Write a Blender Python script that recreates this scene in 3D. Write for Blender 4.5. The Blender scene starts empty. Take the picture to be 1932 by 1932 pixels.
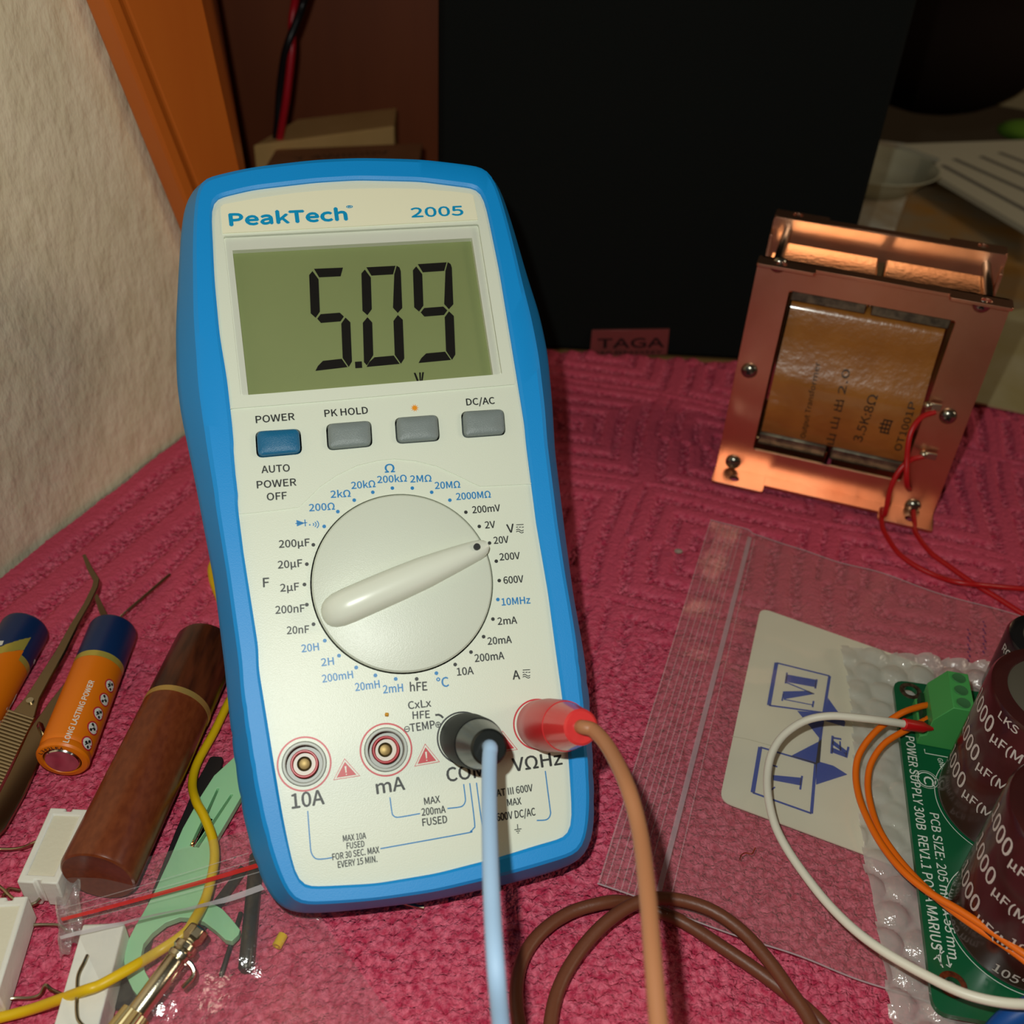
import bpy, bmesh, math, random
import numpy as np
from mathutils import Vector, Matrix
random.seed(7); rng = np.random.default_rng(7)
SC = bpy.context.scene
COL = SC.collection

# ------------------------------------------------------------------ camera
F, CC, H = 1932.0, 966.0, 0.235448
RT = Vector((0.998262, 0.058928, 0.0)); FW = Vector((0.035945, -0.608928, 0.792411)); UP = Vector((0.046695, -0.791034, -0.609988))
CX = Vector((RT[0], FW[0], UP[0])); CY = Vector((RT[1], FW[1], UP[1])); CZ = Vector((RT[2], FW[2], UP[2]))
CAM = Vector((0, 0, H))
cd = bpy.data.cameras.new('camera'); cam = bpy.data.objects.new('camera', cd); COL.objects.link(cam)
cd.sensor_width = 36; cd.lens = 36; cd.clip_start = .005; cd.clip_end = 30
mw = Matrix.Identity(4)
for i, v in enumerate((CX, -CY, -CZ)):
    for k in range(3): mw[k][i] = v[k]
mw.translation = CAM
cam.matrix_world = mw
cd.dof.use_dof = True; cd.dof.focus_distance = .265; cd.dof.aperture_fstop = 17
SC.camera = cam
SC.view_settings.view_transform = 'Standard'; SC.view_settings.look = 'None'
SC.view_settings.exposure = 0.0; SC.view_settings.gamma = 1.0; SC.view_settings.use_curve_mapping = False

# ------------------------------------------------------------------ light
w = bpy.data.worlds.new('room_air'); SC.world = w; w.use_nodes = True
w.node_tree.nodes['Background'].inputs[0].default_value = (1.0, .80, .55, 1)
w.node_tree.nodes['Background'].inputs[1].default_value = .035
def lamp(name, kind, loc, power, col, size, aim=None):
    l = bpy.data.lights.new(name, kind); o = bpy.data.objects.new(name, l); COL.objects.link(o)
    l.energy = power; l.color = col
    if kind == 'POINT': l.shadow_soft_size = size
    else: l.size = size
    o.location = loc
    if aim is not None: o.rotation_euler = (Vector(aim) - Vector(loc)).to_track_quat('-Z', 'Y').to_euler()
    return o
lamp('phone_flash', 'POINT', CAM - CX * .014 - CY * .022, 1.72, (.96, 1.0, .93), .0025)
lamp('room_lamp', 'AREA', (1.3, .1, .75), 3.2, (1.0, .83, .62), .35, (-.2, .5, .1))
SC.cycles.max_bounces = 8; SC.cycles.transparent_max_bounces = 16; SC.cycles.caustics_reflective = False; SC.cycles.caustics_refractive = False

# ------------------------------------------------------------------ pixel -> place
def D(p): return CX * ((p[0] - CC) / F) + CY * ((p[1] - CC) / F) + CZ
def tab(p, z=0.0):
    d = D(p); t = (z - H) / d.z; return CAM + d * t
def at(p, dep): return CAM + D(p) * dep
def hit(p, P, n):
    d = D(p); return CAM + d * ((P - CAM).dot(n) / d.dot(n))
def zoom(x0, y0, s): return lambda x, y: (x0 + x / s, y0 + y / s)
Z1 = zoom(320, 290, 2.5421); Z2 = zoom(400, 820, 2.6833); Z3 = zoom(440, 1240, 2.6108); Z4 = zoom(0, 1020, 3.7154); Z5 = zoom(0, 1412, 3.7154)
Z6 = zoom(1290, 340, 3.0093); Z7 = zoom(1080, 960, 2.2676); Z8 = zoom(1532, 1180, 2.57); ZC = zoom(1360, 1140, 3.863); ZT = zoom(1700, 1180, 6.039)
ZB = zoom(0, 1160, 4.831); ZP = zoom(800, 1300, 5.084); ZR = zoom(1580, 0, 4.6)

# ------------------------------------------------------------------ materials
def lin(c): return tuple(((x / 255) / 12.92 if x / 255 <= .04045 else ((x / 255 + .055) / 1.055) ** 2.4) for x in c)
MATS = {}
def mat(name, col, rough=.5, metal=0.0, bump=None, var=None, spec=.5, coat=0, trans=None, sub=None, sheen=0):
    """col sRGB 0-255; bump=(scale,strength,distance,[stretch]); var=(scale,sRGB second colour,[stretch]); trans=(share see-through, glossy share)"""
    if name in MATS: return MATS[name]
    m = bpy.data.materials.new(name); m.use_nodes = True; MATS[name] = m
    nt = m.node_tree; N = nt.nodes; L = nt.links; b = N['Principled BSDF']
    b.inputs['Base Color'].default_value = (*lin(col), 1); b.inputs['Roughness'].default_value = rough; b.inputs['Metallic'].default_value = metal
    b.inputs['Specular IOR Level'].default_value = spec; b.inputs['Coat Weight'].default_value = coat; b.inputs['Coat Roughness'].default_value = .12
    if sheen: b.inputs['Sheen Weight'].default_value = sheen
    if sub: b.inputs['Subsurface Weight'].default_value = sub; b.inputs['Subsurface Scale'].default_value = .002
    tc = N.new('ShaderNodeTexCoord')
    def co(st):
        if not st: return tc.outputs['Object']
        mp = N.new('ShaderNodeMapping'); mp.inputs['Scale'].default_value = st; L.new(tc.outputs['Object'], mp.inputs[0]); return mp.outputs[0]
    if var:
        n = N.new('ShaderNodeTexNoise'); n.inputs['Scale'].default_value = var[0]; n.inputs['Detail'].default_value = 4
        L.new(co(var[2] if len(var) > 2 else None), n.inputs['Vector'])
        r = N.new('ShaderNodeValToRGB'); r.color_ramp.elements[0].position = .35; r.color_ramp.elements[1].position = .65
        r.color_ramp.elements[0].color = (*lin(var[1]), 1); r.color_ramp.elements[1].color = (*lin(col), 1)
        L.new(n.outputs[0], r.inputs[0]); L.new(r.outputs[0], b.inputs['Base Color'])
    if bump:
        n = N.new('ShaderNodeTexNoise'); n.inputs['Scale'].default_value = bump[0]; n.inputs['Detail'].default_value = 3
        L.new(co(bump[3] if len(bump) > 3 else None), n.inputs['Vector'])
        bp = N.new('ShaderNodeBump'); bp.inputs['Strength'].default_value = bump[1]; bp.inputs['Distance'].default_value = bump[2]
        L.new(n.outputs[0], bp.inputs['Height']); L.new(bp.outputs[0], b.inputs['Normal'])
    if trans:
        out = N['Material Output']; t = N.new('ShaderNodeBsdfTransparent'); mx = N.new('ShaderNodeMixShader'); mx.inputs[0].default_value = trans
        L.new(b.outputs[0], mx.inputs[1]); L.new(t.outputs[0], mx.inputs[2]); L.new(mx.outputs[0], out.inputs[0])
    return m

# ------------------------------------------------------------------ mesh building
class MB:
    def __init__(s): s.v = []; s.f = []
    def add(s, vs, fs):
        b = len(s.v); s.v += [Vector(v) for v in vs]; s.f += [tuple(b + i for i in f) for f in fs]; return s
    def loft(s, rings, cap0=True, cap1=True, closed=True):
        n = len(rings[0]); vs = [p for r in rings for p in r]; fs = []
        for i in range(len(rings) - 1):
            for k in range(n if closed else n - 1):
                a = i * n + k; c = i * n + (k + 1) % n; fs.append((a, c, c + n, a + n))
        if cap0: fs.append(tuple(range(n))[::-1])
        if cap1: fs.append(tuple((len(rings) - 1) * n + k for k in range(n)))
        return s.add(vs, fs)
    def box(s, c, sx, sy, sz, X=Vector((1, 0, 0)), Y=Vector((0, 1, 0)), Zv=Vector((0, 0, 1))):
        c = Vector(c); q = [(-1, -1), (1, -1), (1, 1), (-1, 1)]
        return s.loft([[c + X * (a * sx / 2) + Y * (b * sy / 2) + Zv * (k * sz / 2) for a, b in q] for k in (-1, 1)])
    def tube(s, pts, r, n=12, sub=6, smooth=True, rad=None):
        P = spline(pts, sub) if smooth else [Vector(p) for p in pts]
        m = len(P); T = [(P[min(i + 1, m - 1)] - P[max(i - 1, 0)]).normalized() for i in range(m)]
        u = T[0].orthogonal().normalized(); rings = []
        for i in range(m):
            u = (u - T[i] * u.dot(T[i])).normalized(); q = T[i].cross(u)
            rr = r if rad is None else rad(i / (m - 1))
            rings.append([P[i] + (u * math.cos(2 * math.pi * k / n) + q * math.sin(2 * math.pi * k / n)) * rr for k in range(n)])
        return s.loft(rings)
    def lathe(s, A, B, prof, n=40, cap0=True, cap1=True):
        """prof = [(t metres from A towards B, radius)]"""
        A = Vector(A); ax = (Vector(B) - A).normalized(); u = ax.orthogonal().normalized(); q = ax.cross(u)
        return s.loft([[A + ax * t + (u * math.cos(2 * math.pi * k / n) + q * math.sin(2 * math.pi * k / n)) * r for k in range(n)] for t, r in prof], cap0, cap1)
    def plate(s, outer, holes, fn, z0, z1):
        """flat sheet with holes: outlines are 2-D, fn(x, y, z) puts them in the world"""
        bm = bmesh.new(); ed = []; loops = []
        for lp in [outer] + list(holes):
            vs = [bm.verts.new((p[0], p[1], 0)) for p in lp]; loops.append(len(vs))
            ed += [bm.edges.new((vs[i], vs[(i + 1) % len(vs)])) for i in range(len(vs))]
        bm.verts.index_update()
        bmesh.ops.triangle_fill(bm, use_beauty=True, edges=ed, normal=(0, 0, 1))
        xy = [(v.co.x, v.co.y) for v in bm.verts]; tr = [[v.index for v in f.verts] for f in bm.faces]; bm.free(); n = len(xy)
        vs = [fn(x, y, z1) for x, y in xy] + [fn(x, y, z0) for x, y in xy]
        fs = [tuple(t) for t in tr] + [tuple(i + n for i in t[::-1]) for t in tr]; b = 0
        for c in loops:
            fs += [(b + i, b + (i + 1) % c, b + (i + 1) % c + n, b + i + n) for i in range(c)]; b += c
        return s.add(vs, fs)
    def ball(s, c, r, n=16, m=10, sx=1, sy=1, sz=1):
        c = Vector(c)
        return s.loft([[c + Vector((sx * r * math.sin(a) * math.cos(2 * math.pi * k / n), sy * r * math.sin(a) * math.sin(2 * math.pi * k / n), sz * -r * math.cos(a))) for k in range(n)]
                       for a in [math.pi * (.02 + .96 * i / m) for i in range(m + 1)]])
def spline(pts, sub=6):
    P = [Vector(p) for p in pts]
    if len(P) < 3: return P
    E = [P[0] * 2 - P[1]] + P + [P[-1] * 2 - P[-2]]; out = []
    for i in range(1, len(E) - 2):
        a, b, c, d = E[i - 1:i + 3]
        for k in range(sub):
            t = k / sub; out.append(.5 * ((2 * b) + (c - a) * t + (2 * a - 5 * b + 4 * c - d) * t * t + (3 * b - a - 3 * c + d) * t ** 3))
    return out + [P[-1]]
INV = {}
def build(name, mb, m, parent=None, smooth=38, bevel=0, seg=2, label=None):
    me = bpy.data.meshes.new(name); o = bpy.data.objects.new(name, me); COL.objects.link(o)
    if parent is not None:
        inv = INV[parent.name]; o.parent = parent; INV[o.name] = inv; vs = [inv @ v for v in mb.v]
    else:
        lo = [min(v[i] for v in mb.v) for i in range(3)]; hi = [max(v[i] for v in mb.v) for i in range(3)]
        org = Vector(((lo[0] + hi[0]) / 2, (lo[1] + hi[1]) / 2, lo[2])); o.location = org; vs = [v - org for v in mb.v]; INV[o.name] = Matrix.Translation(-org)
    me.from_pydata([tuple(v) for v in vs], [], mb.f); me.validate()
    bm = bmesh.new(); bm.from_mesh(me); bmesh.ops.recalc_face_normals(bm, faces=bm.faces); bm.to_mesh(me); bm.free()
    if smooth:
        me.polygons.foreach_set('use_smooth', [True] * len(me.polygons)); me.set_sharp_from_angle(angle=math.radians(smooth))
    me.materials.append(m)
    if bevel:
        bv = o.modifiers.new('bevel', 'BEVEL'); bv.width = bevel; bv.segments = seg; bv.limit_method = 'ANGLE'; bv.angle_limit = math.radians(40)
    if label: o['label'] = label
    return o
def tag(o, label, cat, group=None):
    o['label'] = label; o['category'] = cat
    if group: o['group'] = group
    return o
def thing(name, label, cat, M, group=None):
    o = bpy.data.objects.new(name, None); COL.objects.link(o); o.empty_display_size = .01
    if not isinstance(M, Matrix): M = Matrix.Translation(Vector(M))
    o.matrix_world = M; INV[o.name] = M.inverted()
    return tag(o, label, cat, group)
def struct(o): o['kind'] = 'structure'; return o
TX = {}
try:                                                             # the plain sans that ships with Blender; the built-in face otherwise
    SANS = bpy.data.fonts.load(bpy.utils.system_resource('DATAFILES', path='fonts') + '/Noto Sans CJK Regular.woff2')
except Exception:
    SANS = None
def glyphs(s, bold=0):
    if (s, bold) not in TX:
        c = bpy.data.curves.new('t', 'FONT'); c.body = s; c.size = 1; c.resolution_u = 3
        if SANS: c.font = SANS
        o = bpy.data.objects.new('t', c); COL.objects.link(o)
        m = bpy.data.meshes.new_from_object(o.evaluated_get(bpy.context.evaluated_depsgraph_get()))
        v = [(q.co.x, q.co.y) for q in m.vertices]; f = [tuple(p.vertices) for p in m.polygons]
        bpy.data.objects.remove(o); bpy.data.curves.remove(c); bpy.data.meshes.remove(m)
        x0 = min(a for a, _ in v); x1 = max(a for a, _ in v)
        TX[(s, bold)] = ([((a - x0) / (x1 - x0), b / CAPH) for a, b in v], f)
    return TX[(s, bold)]
CAPH = 1.0
CAPH = max(y for _, y in glyphs('H')[0]); TX.clear()
def text(mb, s, fn, a, b, cap, z, bold=0, slant=0):
    """letters from 2-D point a to b along the baseline, capital height cap; fn(x,y,z) maps onto the surface"""
    v, f = glyphs(s, bold); a = Vector(a[:2]); b = Vector(b[:2]); e = b - a; n = Vector((-e.y, e.x)).normalized() * cap
    out = []
    for i, (dx, dy) in enumerate([(0, 0)] if not bold else [(0, 0), (bold, 0), (-bold, 0), (0, bold), (0, -bold)]):
        o = e.normalized() * cap * dx * 1.3 + n * dy * 1.3
        mb.add([fn(*(a + o + e * (x + slant * y) + n * y), z + i * 7e-6) for x, y in v], f)
def ribbon(mb, pts, wd, fn, z, closed=False):
    P = [Vector(p[:2]) for p in pts]; n = len(P); L_ = []; R_ = []
    for i in range(n):
        a = P[(i - 1) % n] if closed or i else P[i]; b = P[(i + 1) % n] if closed or i < n - 1 else P[i]
        t = (b - a).normalized(); q = Vector((-t.y, t.x)) * wd / 2; L_.append(P[i] + q); R_.append(P[i] - q)
    vs = [fn(p.x, p.y, z) for p in L_ + R_]
    mb.add(vs, [(i, (i + 1) % n, (i + 1) % n + n, i + n) for i in range(n if closed else n - 1)])
def circ(c, r, n=32, a0=0, a1=2 * math.pi, full=True):
    return [(c[0] + r * math.cos(a0 + (a1 - a0) * i / (n if full else n - 1)), c[1] + r * math.sin(a0 + (a1 - a0) * i / (n if full else n - 1))) for i in range(n)]
def poly(mb, pts, fn, z): mb.plate(pts, [], fn, z - .00004, z)
def flat(z): return lambda x, y, k: Vector((x, y, z + k))
I = lambda x, y, z: Vector((x, y, z))
def rrect(cs, r, n=5):
    """quad (4 corner points, any order round) with rounded corners"""
    out = []; m = len(cs)
    for i in range(m):
        p = Vector(cs[i][:2]); a = (Vector(cs[i - 1][:2]) - p).normalized(); b = (Vector(cs[(i + 1) % m][:2]) - p).normalized()
        for k in range(n + 1):
            t = k / n; out.append(p + a * r * (1 - t) ** 2 + b * r * t ** 2)
    return [(q.x, q.y) for q in out]

# ================================================================== ROOM
plaster = mat('rough_plaster', (234, 218, 188), .9, bump=(210, .6, .0026, (1, 1, .55)), var=(120, (222, 206, 174), (1, 1, .5)), spec=.15)
n2 = Vector((.924, -.382, 0)); wd_ = Vector((.382, .924, 0))
WP = Vector((-.1356, .3484, 0))                                  # a point of the left wall's face
def slab(name, P, e, l0, l1, z0, z1, n, t, m):
    mb = MB(); q = [P + e * l0, P + e * l1, P + e * l1 - n * t, P + e * l0 - n * t]
    mb.loft([[Vector((p.x, p.y, z)) for p in q] for z in (z0, z1)]); return struct(build(name, mb, m, smooth=0))
slab('wall_left', WP, wd_, -1.6, .034, -.76, 1.7, n2, .08, plaster)
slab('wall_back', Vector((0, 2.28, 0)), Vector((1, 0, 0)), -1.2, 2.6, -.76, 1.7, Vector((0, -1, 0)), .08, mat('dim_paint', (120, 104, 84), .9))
mb = MB(); mb.box((.7, .5, -.79), 3.8, 3.8, .06); struct(build('floor', mb, mat('floor_boards', (96, 70, 48), .6, var=(30, (70, 50, 34), (1, 12, 1))), smooth=0))

# table: left edge lies under the towel's edge
tp = [(-.2160, .112), (-.1186, .3484), (-.0965, .402), (-.095, .43), (-.22, .46), (-.22, .72), (.85, .84), (.85, -.12), (-.05, -.12), (-.30, -.05)]
tb = thing('table', 'wooden table under the crimson towel and all the parts', 'table', (.2, .3, -.76))
mb = MB(); mb.plate(tp, [], I, -.034, -.0045); build('table_top', mb, mat('table_wood', (150, 118, 70), .5, var=(18, (126, 96, 56), (1, 10, 1))), tb, bevel=.002)
for x, y in ((-.16, .62), (.8, .76), (.8, -.06), (-.2, 0.0)):
    mb = MB(); mb.box((x, y, -.397), .05, .05, .726); build('leg', mb, MATS['table_wood'], tb, bevel=.003)

# ================================================================== TOWEL
def towel():
    nx, ny = 980, 780
    ys = np.linspace(.055, 1, ny); u = np.linspace(0, 1, nx)
    X = np.zeros((ny, nx)); Y = np.zeros((ny, nx))
    fx = [-.2, -.11, .014, .03, .093, .16, .2275, .36]; fy = [.417, .426, .4398, .4398, .4398, .4395, .432, .416]
    v = np.linspace(0, 1, ny)[:, None]; U = u[None, :]
    Y0 = .07; yb = Y0 + v * (.43 - Y0)
    xl = -.1356 + (yb - .3484) * .413
    X = xl + (.36 - xl) * U
    Y = Y0 + v * (np.interp(X, fx, fy) + .0012 * np.sin(X * 260) + .0008 * np.sin(X * 610 + 1) - Y0)
    th = math.radians(-14); A = (X * math.cos(th) + Y * math.sin(th)); B = (-X * math.sin(th) + Y * math.cos(th))
    A = A + .0012 * np.sin(B * 70) ; B = B + .0015 * np.sin(A * 55)
    T = .070; a = (A + .031) / T; b = (B + .018) / T
    fa = np.abs((a % 1) - .5) * 2; fb = np.abs((b % 1) - .5) * 2          # 0 centre .. 1 border
    r = np.maximum(fa, fb)                                               # square rings
    sp = r + .125 * (((np.arctan2((b % 1) - .5, (a % 1) - .5)) / (2 * math.pi)) + .5)
    g = np.cos(2 * math.pi * sp * 4.0)
    far = 1 / (1 + np.exp(-(Y - .235 - .25 * np.minimum(X, 0)) / .016)); bd = X - xl                          # worn flat near the front, ribbed border along the wall
    rim = 1 / (1 + np.exp((bd - .047) / .003)); gb = np.cos(2 * math.pi * (bd - .003) / .0155)
    g = np.where(bd < .047, gb, g); amt = np.maximum(far, rim)
    pile = amt / (1 + np.exp(-(g + .15) * 5))                             # 1 = raised shorn stripe, 0 = looped ground
    z = -.0012 * (amt - pile) - .0004 * (1 - amt) + .0006 * np.sin(X * 31 + Y * 17) - .0006
    def soft(k, sg):
        q = rng.normal(size=(int(ny / k) + 3, int(nx / k) + 3)); yy = np.arange(ny) / k; xx = np.arange(nx) / k; y0 = yy.astype(int); x0_ = xx.astype(int)
        fy_ = (yy - y0)[:, None]; fx_ = (xx - x0_)[None, :]; fy_ = fy_ * fy_ * (3 - 2 * fy_); fx_ = fx_ * fx_ * (3 - 2 * fx_)
        a_ = q[y0][:, x0_]; b_ = q[y0][:, x0_ + 1]; c_ = q[y0 + 1][:, x0_]; d_ = q[y0 + 1][:, x0_ + 1]
        return np.clip(((a_ * (1 - fx_) + b_ * fx_) * (1 - fy_) + (c_ * (1 - fx_) + d_ * fx_) * fy_), -2, 2) * sg
    z += (soft(1.25, .00030) + soft(1.9, .00030) + soft(9, .00007)) * (1 - .72 * pile)
    z -= .0004
    ed = np.minimum((1 - v) * .36, .02) + X * 0
    z -= .0032 * np.exp(-ed / .0022)
    vs = np.stack([X + .0004, Y, np.clip(z, -.0043, -.0001)], -1).reshape(-1, 3)
    i = np.arange(ny - 1)[:, None] * nx + np.arange(nx - 1)[None, :]
    fs = np.stack([i, i + 1, i + nx + 1, i + nx], -1).reshape(-1, 4)
    me = bpy.data.meshes.new('terry_towel'); me.from_pydata(vs.tolist(), [], fs.tolist()); me.polygons.foreach_set('use_smooth', [True] * len(me.polygons))
    at_ = me.attributes.new('pile', 'FLOAT', 'POINT'); at_.data.foreach_set('value', pile.reshape(-1).astype(np.float32))
    o = bpy.data.objects.new('terry_towel', me); COL.objects.link(o)
    m = mat('terry_cotton', (206, 62, 96), .95, spec=.08); nt = m.node_tree; N = nt.nodes; L = nt.links; bs = N['Principled BSDF']
    tc = N.new('ShaderNodeTexCoord'); vo = N.new('ShaderNodeTexVoronoi'); vo.inputs['Scale'].default_value = 1150
    no = N.new('ShaderNodeTexNoise'); no.inputs['Scale'].default_value = 700; no.inputs['Detail'].default_value = 3
    L.new(tc.outputs['Object'], vo.inputs['Vector']); L.new(tc.outputs['Object'], no.inputs['Vector'])
    ad = N.new('ShaderNodeMath'); ad.operation = 'SUBTRACT'; L.new(no.outputs[0], ad.inputs[0]); L.new(vo.outputs['Distance'], ad.inputs[1])
    an = N.new('ShaderNodeAttribute'); an.attribute_name = 'pile'
    mr = N.new('ShaderNodeMapRange'); mr.inputs[3].default_value = 1.0; mr.inputs[4].default_value = .4; L.new(an.outputs['Fac'], mr.inputs[0])
    bp = N.new('ShaderNodeBump'); bp.inputs['Distance'].default_value = .0006; L.new(mr.outputs[0], bp.inputs['Strength'])
    L.new(ad.outputs[0], bp.inputs['Height']); L.new(bp.outputs[0], bs.inputs['Normal'])
    n3 = N.new('ShaderNodeTexNoise'); n3.inputs['Scale'].default_value = 560; L.new(tc.outputs['Object'], n3.inputs['Vector'])
    r = N.new('ShaderNodeValToRGB'); r.color_ramp.elements[0].position = .32; r.color_ramp.elements[1].position = .7
    r.color_ramp.elements[0].color = (*lin((190, 54, 84)), 1); r.color_ramp.elements[1].color = (*lin((238, 118, 142)), 1); L.new(n3.outputs[0], r.inputs[0])
    r2 = N.new('ShaderNodeMix'); r2.data_type = 'RGBA'; L.new(an.outputs['Fac'], r2.inputs[0]); L.new(r.outputs[0], r2.inputs[6]); r2.inputs[7].default_value = (*lin((212, 84, 108)), 1)
    L.new(r2.outputs[2], bs.inputs['Base Color'])
    me.materials.append(m); tag(o, 'crimson terry towel with a raised square spiral pattern covering the table', 'towel')
towel()

# ================================================================== MULTIMETER
HV = Vector((RT.x * .9705, 0, 0))  # placeholder, replaced below
def cam2w(v): return CX * v[0] + CY * v[1] + CZ * v[2]
HV = cam2w((0.9705, -0.108673, 0.21522)).normalized(); UV = cam2w((-0.155136, -0.96479, 0.212398)).normalized(); NV = HV.cross(UV).normalized()
MP = CAM + cam2w((-0.026575, 0.017144, 0.25))
def MW(x, y, k): return MP + HV * x + UV * y + NV * k
def M2(p, k=0.0):
    q = hit(p, MP + NV * k, NV) - MP; return (q.dot(HV), q.dot(UV))
PX = .25 / F                                                     # metres per photo pixel on the meter's face
base = MW(0, -.0702, -.031)
MM = Matrix.Identity(4)
for i, v in enumerate((HV, UV, NV)):
    for k in range(3): MM[k][i] = v[k]
MM.translation = base
meter = thing('multimeter', 'blue and white digital multimeter leaning on its stand, display reading 5.09', 'multimeter', MM)
blue = mat('blue_rubber', (0, 146, 226), .46, bump=(4000, .2, .00015), spec=.5)
white = mat('white_abs', (226, 232, 216), .36, bump=(3800, .22, .00016), spec=.5)
white2 = mat('bezel_white', (233, 236, 222), .3, spec=.5)
def polar(pts, n=380, c=(0, .02), soft=3):
    P = np.array(pts) - np.array(c); a = np.unwrap(np.arctan2(P[:, 1], P[:, 0])); 
    if a[-1] < a[0]: P = P[::-1]; a = np.unwrap(np.arctan2(P[:, 1], P[:, 0]))
    P = np.vstack([P, P[:1]]); dense = []
    for i in range(len(P) - 1):
        for t in np.linspace(0, 1, 60, endpoint=False): dense.append(P[i] * (1 - t) + P[i + 1] * t)
    dense = np.array(dense); ang = np.arctan2(dense[:, 1], dense[:, 0]); r = np.hypot(dense[:, 0], dense[:, 1]); o = np.argsort(ang); ang = ang[o]; r = r[o]
    A = np.linspace(-math.pi, math.pi, n, endpoint=False); R = np.interp(A, np.r_[ang[-1] - 2 * math.pi, ang, ang[0] + 2 * math.pi], np.r_[r[-1], r, r[0]])
    q = np.stack([R * np.cos(A), R * np.sin(A)], 1)
    for _ in range(soft): q = q * .5 + np.roll(q, 1, 0) * .25 + np.roll(q, -1, 0) * .25
    return q + np.array(c)
sil = [Z1(85, 180), Z1(60, 280), (337, 500), (331, 620), (333, 720), (341, 780), (367, 905), (404, 1100), (424, 1262), (433, 1356), (441, 1430), (455, 1520), (466, 1579), (484, 1638), (502, 1684), (520, 1710), (534, 1722), (573, 1725), (641, 1721), (728, 1711), (800, 1703), (903, 1681), (1014, 1655), (1091, 1629), (1112, 1612), (1120, 1590), (1124, 1546), (1120, 1440), (1115, 1336), (1104, 1240), (1082, 1118), (1067, 1006), (1048, 850), (1043, 762), (1034, 664), (1018, 589), (997, 526), (969, 428), (941, 341), (934, 330), (922, 325), (871, 317), (792, 309), (694, 306), (595, 309), (477, 323), (399, 341), (366, 348)]
panx = [Z1(190, 235), Z1(202, 300), Z1(215, 600), Z1(240, 870), Z1(275, 1080), Z1(300, 1300), Z1(330, 1650), Z2(105, 60), Z2(135, 400), Z2(160, 600), Z2(235, 1080), Z3(125, 50), Z3(170, 330), Z3(200, 520), Z3(250, 820), Z3(290, 1000), Z3(308, 1100), Z3(325, 1126), Z3(400, 1130), Z3(700, 1115), Z3(1000, 1065), Z3(1310, 985), Z3(1500, 925), Z3(1645, 885), Z3(1668, 865), Z3(1672, 830), Z3(1650, 470), Z3(1620, 200), Z2(1740, 1100), Z2(1700, 800), Z2(1640, 450), Z2(1590, 60), Z1(1700, 1300), Z1(1660, 1050), Z1(1580, 560), Z1(1505, 195), Z1(1490, 172), Z1(1200, 135), Z1(900, 128), Z1(700, 140), Z1(400, 175), Z1(205, 222)]
S_ = polar([M2(p, -.010) for p in sil], soft=8); P_ = polar([M2(p) for p in panx], soft=3)
for yd in (-.030, -.0375, -.045, -.0525, -.060):                 # finger grips in the lower flanks
    k = np.exp(-((S_[:, 1] - yd) / .0011) ** 2) * (np.abs(S_[:, 0]) > .033); S_[:, 0] -= np.sign(S_[:, 0]) * k * .00022
mx = lambda t: P_ * (1 - t) + S_ * t
C0 = np.array((0, .02))
rings = [(P_ * .999 + C0 * .001, -.003), (P_, .0006), (mx(.07), .0011), (mx(.44), .0012), (mx(.54), .0006), (mx(.9), -.0075), (S_, -.0105), (S_, -.018), (S_ * .99 + C0 * .01, -.028), (S_ * .965 + C0 * .035, -.031)]
mb = MB(); mb.loft([[MW(x, y, z) for x, y in q] for q, z in rings], False, True); build('holster', mb, blue, meter, smooth=28)
q4 = lambda Zf, cs, k=0.0: [M2(Zf(*c), k) for c in cs]
win = rrect(q4(Z1, [(260, 402), (1480, 343), (1593, 1062), (343, 1166)]), .0006)
lcd = q4(Z1, [(301, 460), (1451, 401), (1554, 1066), (377, 1154)])
btn = [q4(Z1, c) for c in ([(410, 1334), (628, 1321), (637, 1442), (418, 1462)], [(749, 1299), (967, 1282), (974, 1407), (757, 1427)], [(1078, 1269), (1287, 1254), (1297, 1380), (1087, 1395)], [(1396, 1239), (1602, 1227), (1612, 1352), (1404, 1367)])]
jk = [M2(Z3(350, 525)), M2(Z3(753, 455)), M2(Z3(1130, 397)), M2(Z3(1500, 330))]
jr = .0051
dialc = (0.0, 0.0); DR = .02213
holes = [win] + [rrect(b, .0016) for b in btn] + [circ(j, jr, 40) for j in jk] + [circ(dialc, DR + .00015, 96)]
pan_in = [tuple(p) for p in (P_ * 1.002 - C0 * .002)]
mb = MB(); mb.plate(pan_in, holes, MW, -.0018, 0)
def above(path, ins):
    """part of the panel above a path (left to right), slightly inset from the lip"""
    pp = P_ * (1 - ins) + C0 * ins; xs = [a for a, _ in path]; ys = [b for _, b in path]
    up = [tuple(p) for p in pp if p[1] > np.interp(p[0], xs, ys) + .0004 and (xs[0] - .02 < p[0] < xs[-1] + .02) and p[1] > -.01]
    up.sort(key=lambda p: math.atan2(p[1] + .05, p[0])); return list(path) + up
st1 = [M2(Z1(*c)) for c in [(336, 1730), (480, 1715), (620, 1697), (660, 1660), (720, 1600), (800, 1545), (900, 1497), (1000, 1473), (1080, 1465), (1180, 1475), (1280, 1500), (1380, 1545), (1450, 1580), (1490, 1597), (1600, 1592), (1738, 1585)]]
st2 = [M2(Z1(*c)) for c in [(290, 1228), (700, 1195), (1200, 1150), (1650, 1111)]]
mb.plate(above(st1, .012), holes[:5], MW, -.0002, .00035)
mb.plate(above(st2, .02), holes[:1], MW, 0, .0008)
build('front_panel', mb, white, meter, smooth=30)
mb = MB(); mb.plate([tuple(p) for p in (P_ * .99 + C0 * .01)], [], MW, -.0085, -.007); build('inner_case', mb, mat('inside_black', (14, 14, 15), .7), meter)
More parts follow.
